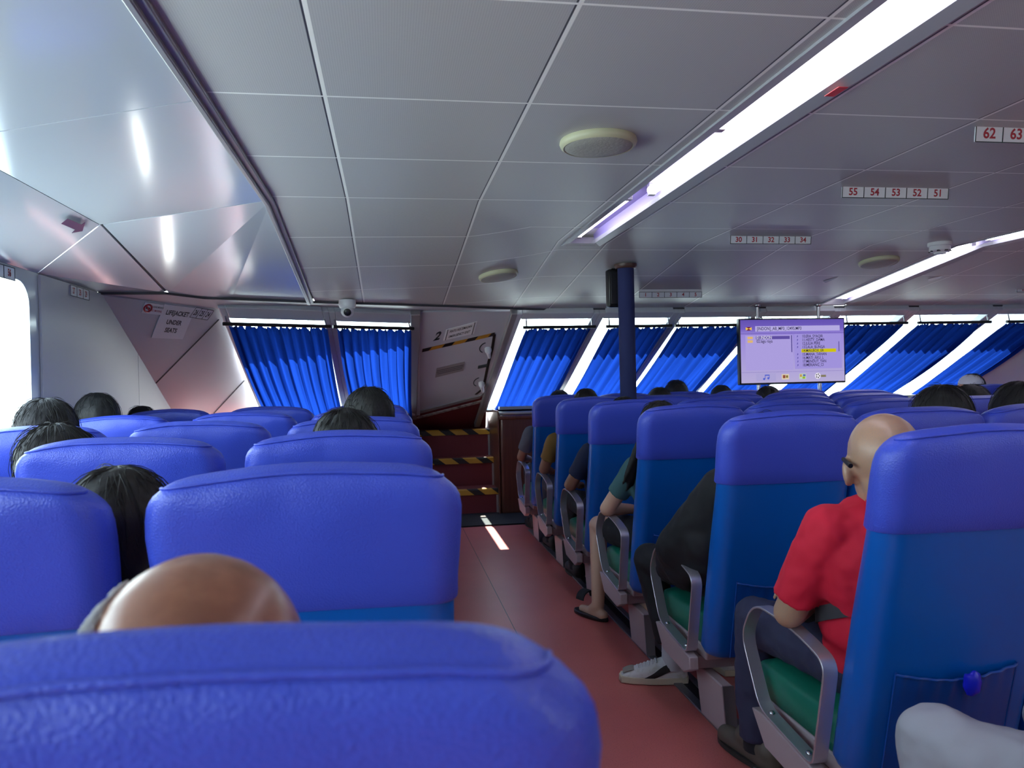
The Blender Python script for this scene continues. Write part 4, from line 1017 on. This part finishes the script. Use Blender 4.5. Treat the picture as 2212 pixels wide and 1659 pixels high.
    # ---- clothing
    if shirt:
        m = MB(); k = .013
        m.ell(j['chest'], (.150*s+k, .095*s+k, .150*s+k)); m.ell(j['belly'], (.142*s+k, .102*s+k, .135*s+k)); m.ell(j['pelvis']+Vector((0, -.01, .02)), (.155*s+k, .105*s+k, .075*s+k))
        m.cap(j['neck']+Vector((0, 0, -.035)), j['chest'], .068*s, .115*s); m.cap(j['shL'], j['shR'], .060*s)
        for e in 'LR':
            a = j['sh'+e]; b = a.lerp(j['el'+e], min(sleeve, 1))
            m.cap(a, a.lerp(b, .3), .060*s, .060*s); m.cap(a.lerp(b, .1), b, .058*s, (.056 if sleeve < 1 else .050)*s, flat=True)
            if sleeve > 1: m.cap(j['el'+e], j['el'+e].lerp(j['wr'+e], sleeve-1), .052*s, .036*s)
        sh = remesh(m, 'shirt', shirt, max(.008, voxel), root, None, 3, wrinkle, 13, sd)
        if collar:
            mm = MB(); ring = []
            for t in range(20):
                a = 2*math.pi*t/20; ring.append(j['neck']+Vector((math.cos(a)*.064*s, math.sin(a)*.066*s-.002, .004+.014*(1-math.sin(a))*.5)))
            mm.strip(ring, (0, 0, .020), .005, closed=True); mm.build('collar', shirt, sh)
    if legs != 'bare':
        m = MB(); m.ell(j['pelvis'], (.158*s, .112*s, .096*s))
        for e in 'LR':
            end = 1.0 if legs == 'long' else .62
            if legs == 'long':
                m.cap(j['hip'+e], j['knee'+e], .090*s, .070*s); m.cap(j['knee'+e], j['knee'+e].lerp(j['ank'+e], .99 if shoes else .90), .068*s, .056*s, flat=True); m.cap(j['knee'+e], j['knee'+e].lerp(j['ank'+e], .5), .069*s, .058*s)
            else: m.cap(j['hip'+e], j['hip'+e].lerp(j['knee'+e], end), .092*s, .084*s, flat=True); m.ell(j['hip'+e], (.09*s, .09*s, .09*s))
        remesh(m, 'trousers' if legs == 'long' else 'shorts', trousers, max(.008, voxel), root, None, 3, wrinkle, 12, sd+5)
    if shoes:
        sm_ = mat('shoe_'+shoes.strip('#'), shoes, .6)
        for e in 'LR':
            f = j['toe'+e]-j['ank'+e]; f.z = 0; f.normalize(); hl = j['ank'+e]-f*.055; hl.z = .042; tp = j['ank'+e]+f*.165; tp.z = .036
            m = MB(); m.cap(hl, tp, .040, .034); m.cap(hl+Vector((0, 0, .03)), hl+f*.115+Vector((0, 0, .034)), .042, .040)
            bmesh.ops.translate(m.bm, vec=Vector((0, 0, 0)), verts=m.bm.verts[:]); o = remesh(m, 'shoe', sm_, .007, root, None, 3)
            mm = MB(); sd_ = f.cross(Vector((0, 0, 1))); n_ = 22; rg = []
            for t in range(n_):
                a = 2*math.pi*t/n_; cx = math.cos(a); ctr = hl.lerp(tp, .5); L = (tp-hl).length/2+.043
                rg.append(ctr+f*(cx*L)+sd_*(math.sin(a)*(.043+.003*cx)))
            mk = MB(); mk.cap((j['ank'+e].x, j['ank'+e].y, .055), (j['ank'+e].x, j['ank'+e].y, .17), .049, .049, flat=True); mk.build('sock', mat('dark_sock', '#1a1a22', .9), root)
            mm.hexa([Vector((p.x, p.y, .004)) for p in rg], [Vector((p.x, p.y, .020)) for p in rg]); mm.build('sole', mat('shoe_sole', '#2a2624', .7), o)
    # ---- hair
    hm = hairm or M_HAIR
    if hair in ('short', 'fluffy', 'long', 'bob'):
        m = MB(); big = .004 if hair == 'short' else .016 if hair == 'fluffy' else .009
        rad = (.0835*s+big, .098*s+big, .094*s+big); hc = h(0, -.020, .030)
        m.ell(hc, rad, Rh, 28, 18); m.ell(h(0, -.045, -.02), (.070*s+big*.6, .062*s+big*.6, .066*s), Rh)
        if hair in ('fluffy', 'bob'): m.ell(h(0, -.03, -.045), (.083*s+big, .070*s+big, .075*s), Rh)
        hb = None
        if hair == 'long':
            for e in (-1, 0, 1): m.cap(h(.045*e, -.045, 0), h(.055*e, -.075, -.30), .050*s, .034*s)
        hb = remesh(m, 'hair', hm, .007 if voxel < .009 else .009, root, None, 2, .005 if hair != 'short' else .003, 28, sd)
        st = MB(); hair_strands(st, hc, (rad[0]*.99, rad[1]*.99, rad[2]*.99), strands, sd, .055 if hair == 'short' else .085, .12 if hair == 'short' else .22)
        if hair == 'long':
            rnd = random.Random(sd)
            for _ in range(80):
                e = rnd.uniform(-1.2, 1.2); q = rnd.uniform(-.04, .035); tp_ = h(.058*e, -.055+q*.5, .02); bt = h(.075*e+rnd.uniform(-.01, .01), -.085+q, -.30-rnd.uniform(.0, .06))
                st.tube([tp_.lerp(bt, f)+Vector((0, -.022*math.sin(math.pi*f), 0)) for f in (0, .25, .5, .75, 1)], [.0022, .0022, .002, .0016, .0006], 4)
        st.build('loose_strands', hm, hb, angle=180)
    elif hair == 'fringe':     # bald crown, short white hair round the sides and back
        m = MB(); rad = (.0815*s, .1005*s, .0925*s); hc = h(0, -.008, .022); rnd = random.Random(sd)
        for _ in range(3200):
            t = rnd.uniform(math.pi*.93, math.pi*2.0); zz = rnd.uniform(-.75, .34+.48*max(0, -math.cos(t))**3)
            q = math.sqrt(1-zz*zz); p = hc+Rh @ Vector((rad[0]*q*math.cos(t), rad[1]*q*math.sin(t), rad[2]*zz)); nrm = (p-hc).normalized()
            d = (nrm*.35+Vector((rnd.uniform(-.3, .3), -.3, -.6))).normalized(); m.tube([p-nrm*.001, p+d*.006, p+d*.012-nrm*.001], [.0009, .0008, .0003], 3)
        m.build('hair', M_HAIRW, root, angle=180)
    return root, j, h
def from_px(px, py, y0, s=1.0, hy=.215, dy=0):
    """head centre whose crown shows at this pixel, for someone sitting in the row with this back plane"""
    p = U(px, py, Y=y0+hy+dy); return Vector((p.x, p.y, p.z-.118*s))
LY = lambda k: L_Y0+PITCH_ROW*k
RY = lambda k: R_Y0+PITCH_ROW*k
def sx(c): return R_X0+.49*c+CW/2
def lx(c): return (L_COLS[c][0]+L_COLS[c][1])/2
C_GREY = mat('grey_cotton', '#565a66', .85); C_MUST = mat('mustard_cotton', '#7a5a2a', .85); C_NAVY = mat('navy_cotton', '#1a2342', .85); C_TEAL = mat('teal_cotton', '#3a5f64', .85)
C_BLACK = mat('black_cloth', '#12131a', .8); C_RED = mat('red_pique', '#cc1234', .8, bump=('noise', 420, .25, .001)); C_NAVYT = mat('navy_trousers', '#2b2d4a', .8); C_WHITE = mat('white_cotton', '#b8bac2', .85); C_KHAKI = mat('light_grey_trousers', '#9a9ba4', .85, bump=('noise', 500, .2, .001)); C_OLIVE = mat('dark_green_cotton', '#38463c', .85); C_DENIM = mat('dark_denim', '#232a3c', .8)

# ---- left block
hb1 = Vector((-.148, LY(0)+.185, 1.177-.118*1.04))
person('bald man with white fringe, only his crown showing over the nearest seat', lx(0), LY(0), hb1, C_GREY, M_SKINB, C_DENIM, 'fringe', s=1.04, voxel=.007)
person('person with long dark hair in the gap between the second row seats, left block', -.42, LY(1), from_px(262, 1022, LY(1), 1.0, .19), C_BLACK, M_SKIN2, C_DENIM, 'long', M_HAIRB, voxel=.008, strands=260)
person('person with puffy dark brown hair behind the third row middle seat, left block', lx(1)-.16, LY(2), from_px(128, 922, LY(2), 1.15), C_GREY, M_SKIN, C_DENIM, 'bob', M_HAIRB, strands=320, s=1.12)
person('person with tousled brown hair against the bright side window', lx(2)+.02, LY(3), from_px(104, 872, LY(3), 1.1), C_WHITE, M_SKIN, C_DENIM, 'fluffy', M_HAIRB, strands=320, s=1.1)
person('person with smooth rounded black hair by the port side wall', lx(2)+.10, LY(4), from_px(212, 855, LY(4), 1.1), C_NAVY, M_SKINF, C_BLACK, 'bob', M_HAIR, s=1.1)
person('person farthest forward by the port wall, black crown just showing', lx(2)+.03, LY(5), from_px(308, 880, LY(5), 1.0), C_BLACK, M_SKIN, C_DENIM, 'short', M_HAIR)
person('person with ruffled dark hair low behind the third row aisle seat, left block', lx(0), LY(2), from_px(745, 897, LY(2), 1.0), C_NAVY, M_SKIN, C_DENIM, 'fluffy', M_HAIR, strands=260)
person('man with greying dark hair in front of the port curtains', lx(0)+.04, LY(3), from_px(796, 845, LY(3), 1.12), C_GREY, M_SKIN2, C_DENIM, 'short', M_HAIRG, strands=420, s=1.18)

# ---- centre block, aisle column
yr = RY(0); Hm = U(1908, 889, Y=yr+.23); Hm.z -= .118*1.12
man, jm, hm_ = person('bald man in a red polo shirt leaning on the armrest of the nearest aisle seat', 1.30, yr, Hm, C_RED, M_STUB, C_NAVYT, 'none', s=1.12, voxel=.0065, yaw=-.45, tilt=-.22, sleeve=.84, collar=True, shoes='#5a5048', wrinkle=.010,
    J=dict(pelvis=(1.33, yr+.335, .515), belly=(1.31, yr+.31, .63), chest=(1.275, yr+.265, .80), neck=(1.285, yr+.205, .945), shL=(1.135, yr+.265, .885), shR=(1.43, yr+.25, .91), elL=(1.068, yr+.36, .645), wrL=(1.25, yr+.52, .635), elR=(1.52, yr+.37, .68), wrR=(1.30, yr+.56, .65),
           hipL=(1.245, yr+.37, .51), kneeL=(1.185, yr+.785, .485), ankL=(1.185, yr+.79, .085), toeL=(1.15, yr+.94, .035), kneeR=(1.42, yr+.74, .50), ankR=(1.42, yr+.72, .085), toeR=(1.42, yr+.87, .035)))
mm = MB()   # spectacles hooked over the ears
for e in (-1, 1):
    mm.tube([hm_(.080*e, -.060, -.016), hm_(.090*e, -.022, .004), hm_(.080*e, .04, .004), hm_(.066*e, .098, .0)], [.0065, .0055, .003, .003], 8)
    mm.tube([hm_(.032*e+.027*math.cos(t), .105, -.006+.019*math.sin(t)) for t in [k*math.pi/9 for k in range(18)]], .0022, 6, closed=True)
mm.tube([hm_(-.006, .107, 0), hm_(.006, .107, 0)], .002, 6); gl = mm.build('spectacles', M_BLACK, man)
bg_ = thing('waist_bag', 'dark waist bag with a charcoal strap worn by the bald man in red', 'bag', (1.30, yr+.47, .60))
m = MB(); rg = []
for k in range(25):
    t = math.radians(112+316*k/24); rg.append(Vector((1.318+.186*math.cos(t), yr+.305+.142*math.sin(t), .655-.06*math.sin(t))))
m.strip(rg, (0, 0, .021), .005); m.build('strap', mat('charcoal_webbing', '#34343a', .8), bg_)
m = MB(); m.ell((1.25, yr+.47, .60), (.085, .035, .055)); remesh(m, 'pouch', C_BLACK, .008, bg_, None, 3, .003)

yr = RY(1)
blk, jb, hb_ = person('person in black jacket and trousers with one white trainer in the aisle, second row', 1.37, yr, (1.40, yr+.22, 1.03), C_BLACK, M_SKIN, C_BLACK, 'short', M_HAIR, voxel=.0075, sleeve=1.85, shoes=None, wrinkle=.007,
    J=dict(shL=(1.20, yr+.25, .88), elL=(1.055, yr+.37, .635), wrL=(1.20, yr+.55, .56), hipL=(1.27, yr+.36, .505), kneeL=(1.115, yr+.80, .495), ankL=(1.165, yr+.665, .13), toeL=(1.125, yr+.68, .06), kneeR=(1.43, yr+.75, .50), ankR=(1.43, yr+.72, .12), toeR=(1.43, yr+.77, .06)))
m = MB(); m.cap((1.20, yr+.19, .87), (1.09, yr+.37, .64), .095, .090); m.cap((1.09, yr+.37, .64), (1.12, yr+.50, .535), .088, .070); m.cap((1.16, yr+.26, .68), (1.14, yr+.40, .56), .10, .10); m.cap((1.20, yr+.22, .80), (1.17, yr+.30, .60), .10, .10)
remesh(m, 'jacket_flap', C_BLACK, .008, blk, None, 14, .008, 11, 3)
def trainer(heel, toe, parent, logo):
    heel, toe = Vector(heel), Vector(toe); f = (toe-heel); Ln = f.length; f.normalize(); sdv = Vector((0, 0, 1)).cross(f)   # left of travel
    W = lambda u, v, z: heel+f*(u*Ln)+sdv*v+Vector((0, 0, z))
    hw = lambda u: .030+.016*math.sin(min(1, u*1.15)*math.pi*.75)-.012*smoothstep(.8, 1, u)
    rings = []
    for u in [i/22 for i in range(23)]:
        top = interp(u, [(0, .105), (.10, .118), (.28, .112), (.42, .098), (.6, .078), (.8, .058), (.93, .046), (1, .030)]); w_ = max(.006, hw(u)*(1 if 0 < u < 1 else .45)); tw = w_*(.62 if u < .5 else .8)
        rings.append([W(u, w_, .022), W(u, w_*1.0, .022+(top-.022)*.45), W(u, tw, .022+(top-.022)*.86), W(u, tw*.4, top), W(u, -tw*.4, top), W(u, -tw, .022+(top-.022)*.86), W(u, -w_, .022+(top-.022)*.45), W(u, -w_, .022)])
    m = MB(); m.loft(rings); sh = m.build('shoe', mat('white_leather', '#cfced0', .5, mottled=(30, '#b4aea6', .5, .7)), parent, angle=80)
    m = MB(); rg = [W(u, hw(u)+.004, 0) for u in [i/16 for i in range(17)]]+[W(1.03, 0, 0)]+[W(u, -hw(u)-.004, 0) for u in [1-i/16 for i in range(17)]]+[W(-.02, 0, 0)]
    m.hexa([p+Vector((0, 0, .002)) for p in rg], [p+Vector((0, 0, .030)) for p in rg]); m.build('sole', mat('cream_rubber', '#c4bca6', .6), sh, bevel=.003)
    m = MB(); m.loft([[W(u, w2, zz) for w2 in (.030, .010, -.010, -.030)] for u, zz in ((.80, .058), (.86, .056), (.92, .050), (.97, .043))], close=False); m.build('toe_cap', mat('grey_suede', '#8c8880', .8), sh)
    for k in range(6):
        u = .46+.055*k; z = interp(u, [(.42, .098), (.6, .078), (.8, .058)])+.003; m = MB(); m.tube([W(u, .024, z-.008), W(u+.01, 0, z+.002), W(u+.02, -.024, z-.008)], .003, 6); m.build('lace', M_WHITE, sh)
    if logo:   # the curved tick along the side
        for sg in (1, -1):
            up, dn, mi_ = [], [], []
            for i in range(21):
                t = i/20; u = .68-.60*t
                lo = .033+.046*t**1.7-.014*math.sin(math.pi*min(1, t*1.6))*(1-t); th = .044*math.sin(math.pi*min(1, (1-t)*1.05)**.75)*(1-t)**.35*.95+.001
                if t < .12: th *= t/.12
                zz = lo; 
                def side(z, u=u): 
                    top = interp(u, [(0, .105), (.10, .118), (.28, .112), (.42, .098), (.6, .078), (.8, .058)]); q = (z-.022)/(top-.022); w_ = hw(u); tw = w_*(.62 if u < .5 else .8)
                    return (w_ if q < .45 else w_+(tw-w_)*min(1, (q-.45)/.41))+.0022
                mi_.append(W(u, sg*(side(zz+th/2)+.0012), zz+th/2)); up.append(W(u, sg*side(zz+th), zz+th)); dn.append(W(u, sg*side(zz), zz))
            m = MB(); A = [m.bm.verts.new(p) for p in up]; Mi = [m.bm.verts.new(p) for p in mi_]; B = [m.bm.verts.new(p) for p in dn]
            for i in range(20): m.bm.faces.new((A[i], A[i+1], Mi[i+1], Mi[i])); m.bm.faces.new((Mi[i], Mi[i+1], B[i+1], B[i]))
            m.build('tick_logo', mat('black_leather', '#101014', .5), sh, angle=180)
    return sh
trainer((1.222, 3.085, 0), (.955, 3.165, 0), blk, True); trainer((1.43, yr+.66, 0), (1.43, yr+.93, 0), blk, True)
for e, a in (('L', Vector((1.165, yr+.665, 0))), ('R', Vector((1.43, yr+.72, 0)))):
    m = MB(); m.cap(a+Vector((0, 0, .06)), a+Vector((0, 0, .205)), .046, .044, flat=True); m.build('sock', C_WHITE, blk)

yr = RY(2)
wom, jw, hw_ = person('woman with long black hair and teal shirt, elbow on the third row armrest', 1.33, yr, from_px(1420, 872, yr, 1.0, .25), C_TEAL, M_SKINF, C_BLACK, 'long', M_HAIR, voxel=.0075, sleeve=.62, legs='shorts', shoes=None, strands=160, yaw=.15, wrinkle=.004,
    J=dict(shL=(1.17, yr+.27, .86), elL=(1.062, yr+.40, .645), wrL=(1.24, yr+.55, .61), chest=(1.30, yr+.27, .78), hipL=(1.24, yr+.36, .505), kneeL=(1.125, yr+.80, .485), ankL=(1.085, yr+.70, .075), toeL=(1.03, yr+.82, .03), kneeR=(1.38, yr+.75, .49), ankR=(1.38, yr+.71, .085), toeR=(1.38, yr+.84, .03)))
m = MB()
for t in range(9):
    a = -1+t*.25; md = Vector((1.160+.012*t, yr+.20+.006*t, .95)); m.cap(hw_(-.06, -.03+.02*a, .04), md, .022, .026); m.cap(md, Vector((1.090+.018*t, yr+.225+.006*t, .79-.035*((t*7)%4)/3)), .025, .007)
remesh(m, 'hair_fall', M_HAIR, .008, wom, None, 3, .004, 30, 2)
for e in 'LR':   # flat black sandals
    a, t_ = jw['ank'+e], jw['toe'+e]; f = (t_-a); f.z = 0; f.normalize(); sdv = f.cross(Vector((0, 0, 1))); hl = a-f*.065; rg = []
    for k in range(24):
        q = 2*math.pi*k/24; rg.append(Vector((0, 0, 0))+hl+f*(.125+.135*math.cos(q))+sdv*((.045+.006*math.cos(q))*math.sin(q)))
    m = MB(); m.hexa([Vector((p.x, p.y, .003)) for p in rg], [Vector((p.x, p.y, .022)) for p in rg]); sdl = m.build('sandal', M_BLACK, wom, bevel=.004)
    m = MB(); c = hl+f*.16; m.strip([c+sdv*.048*math.cos(q)+Vector((0, 0, .018+.045*math.sin(q))) for q in [math.pi*k/12 for k in range(13)]], f*.030, .006); m.build('strap', C_BLACK, sdl)

yr = RY(3); person('person in a navy T-shirt, forearm on the fourth row armrest', 1.30, yr, from_px(1345, 860, yr, 1.0), C_NAVY, M_SKIN2, C_BLACK, 'short', M_HAIR, J=dict(shL=(1.17, yr+.26, .86), elL=(1.07, yr+.37, .655), wrL=(1.16, yr+.58, .63)), sleeve=.7)
yr = RY(4); person('person in a mustard T-shirt beside the fifth row armrest', 1.32, yr, from_px(1264, 840, yr, 1.05), C_MUST, M_SKIN2, C_DENIM, 'short', M_HAIR, J=dict(shL=(1.135, yr+.25, .86), elL=(1.075, yr+.33, .66), wrL=(1.17, yr+.56, .62)), sleeve=.66)
yr = RY(5); person('person in a grey T-shirt beside the armrest nearest the stairs', 1.33, yr, from_px(1207, 845, yr, 1.0), C_GREY, M_SKIN2, C_DENIM, 'short', M_HAIR, J=dict(shL=(1.13, yr+.26, .86), elL=(1.065, yr+.35, .66), wrL=(1.17, yr+.57, .62)), sleeve=.7)
# ---- deeper in the centre block
person('person with black hair left of two heads before the bow curtains, right of the column', U(1420, 845, Y=RY(4)+.2).x, RY(4), from_px(1422, 841, RY(4), .95), C_BLACK, M_SKIN, C_DENIM, 'short', M_HAIR)
person('taller person with black wavy hair before the bow curtains, right of the column', U(1458, 824, Y=RY(5)+.45).x, RY(5), from_px(1458, 824, RY(5), 1.1, .26), C_NAVY, M_SKIN, C_DENIM, 'bob', M_HAIR, s=1.08)
person('person with black hair just left of the television base', U(1556, 834, Y=RY(5)+.2).x, RY(5), from_px(1556, 834, RY(5), 1.0), C_BLACK, M_SKIN, C_DENIM, 'short', M_HAIR)
person('person with black hair peeking between seats below the television', U(1654, 838, Y=RY(4)+.2).x, RY(4), from_px(1656, 838, RY(4), .95), C_BLACK, M_SKIN, C_DENIM, 'short', M_HAIR)
person('person with straight black hair behind the bald man in red, to his right', sx(2)-.05, RY(1), from_px(2026, 840, RY(1), 1.1), C_NAVY, M_SKINF, C_DENIM, 'bob', M_HAIR, s=1.12, strands=200)
person('person with glossy black hair between two larger dark heads on the right', sx(3)-.08, RY(2), from_px(2092, 834, RY(2), 1.0), C_BLACK, M_SKIN, C_DENIM, 'short', M_HAIR)
person('person with black hair at the right picture edge, neck showing', sx(3)-.03, RY(1), from_px(2196, 832, RY(1), 1.15), C_GREY, M_SKIN2, C_DENIM, 'short', M_HAIR, s=1.2, strands=200)
capm, jc, hc_ = person('person in a white cap before the starboard curtains', S_X0+.36, L_Y0+PITCH_ROW*6-.03, from_px(2094, 808, L_Y0+PITCH_ROW*6, 1.05, .26), C_WHITE, M_SKIN, C_DENIM, 'short', M_HAIR, yaw=.9)
m = MB(); m.ell(hc_(0, -.012, .040), (.094, .108, .085)); bmesh.ops.delete(m.bm, geom=[v for v in m.bm.verts if v.co.z < hc_(0, 0, .022).z], context='VERTS'); cap_ = m.build('cap', mat('white_cap', '#c9ccd4', .8), capm)
m = MB(); m.loft([[hc_(x_, .085+.075*math.sqrt(max(0, 1-(x_/.075)**2))*q, .030-.012*q) for x_ in (-.07, -.045, -.02, 0, .02, .045, .07)] for q in (0, .5, 1)], close=False); m.build('brim', mat('dark_brim', '#2a3a3c', .7), cap_)
# ---- beside the camera across the aisle
yr = RY(-1); person('person in light grey trousers and dark green shirt at the lower right picture edge', 1.36, yr, (1.40, yr+.22, 1.05), C_OLIVE, M_SKIN, C_KHAKI, 'short', M_HAIR, voxel=.008, s=1.08, sleeve=1.8, wrinkle=.012,
    J=dict(kneeL=(1.075, yr+.655, .545), hipL=(1.27, yr+.36, .51), ankL=(1.10, yr+.66, .085), toeL=(1.06, yr+.82, .035), elL=(1.25, yr+.38, .66), wrL=(1.40, yr+.55, .64), wrR=(1.50, yr+.52, .62)))
# small things
m = MB(); m.ell((1.38, RY(0)+.066, .538), (.026, .008, .030))
for v in m.bm.verts: v.co += Vector((noise.noise(v.co*60), 0, noise.noise(v.co*55+Vector((4, 0, 0)))))*.008
tag(m.build('wrapper', mat('bright_blue_foil', '#1420d0', .3), origin=(1.37, RY(0)+.062, .54)), 'bright blue wrapper in the pocket of the nearest aisle seat', 'wrapper')
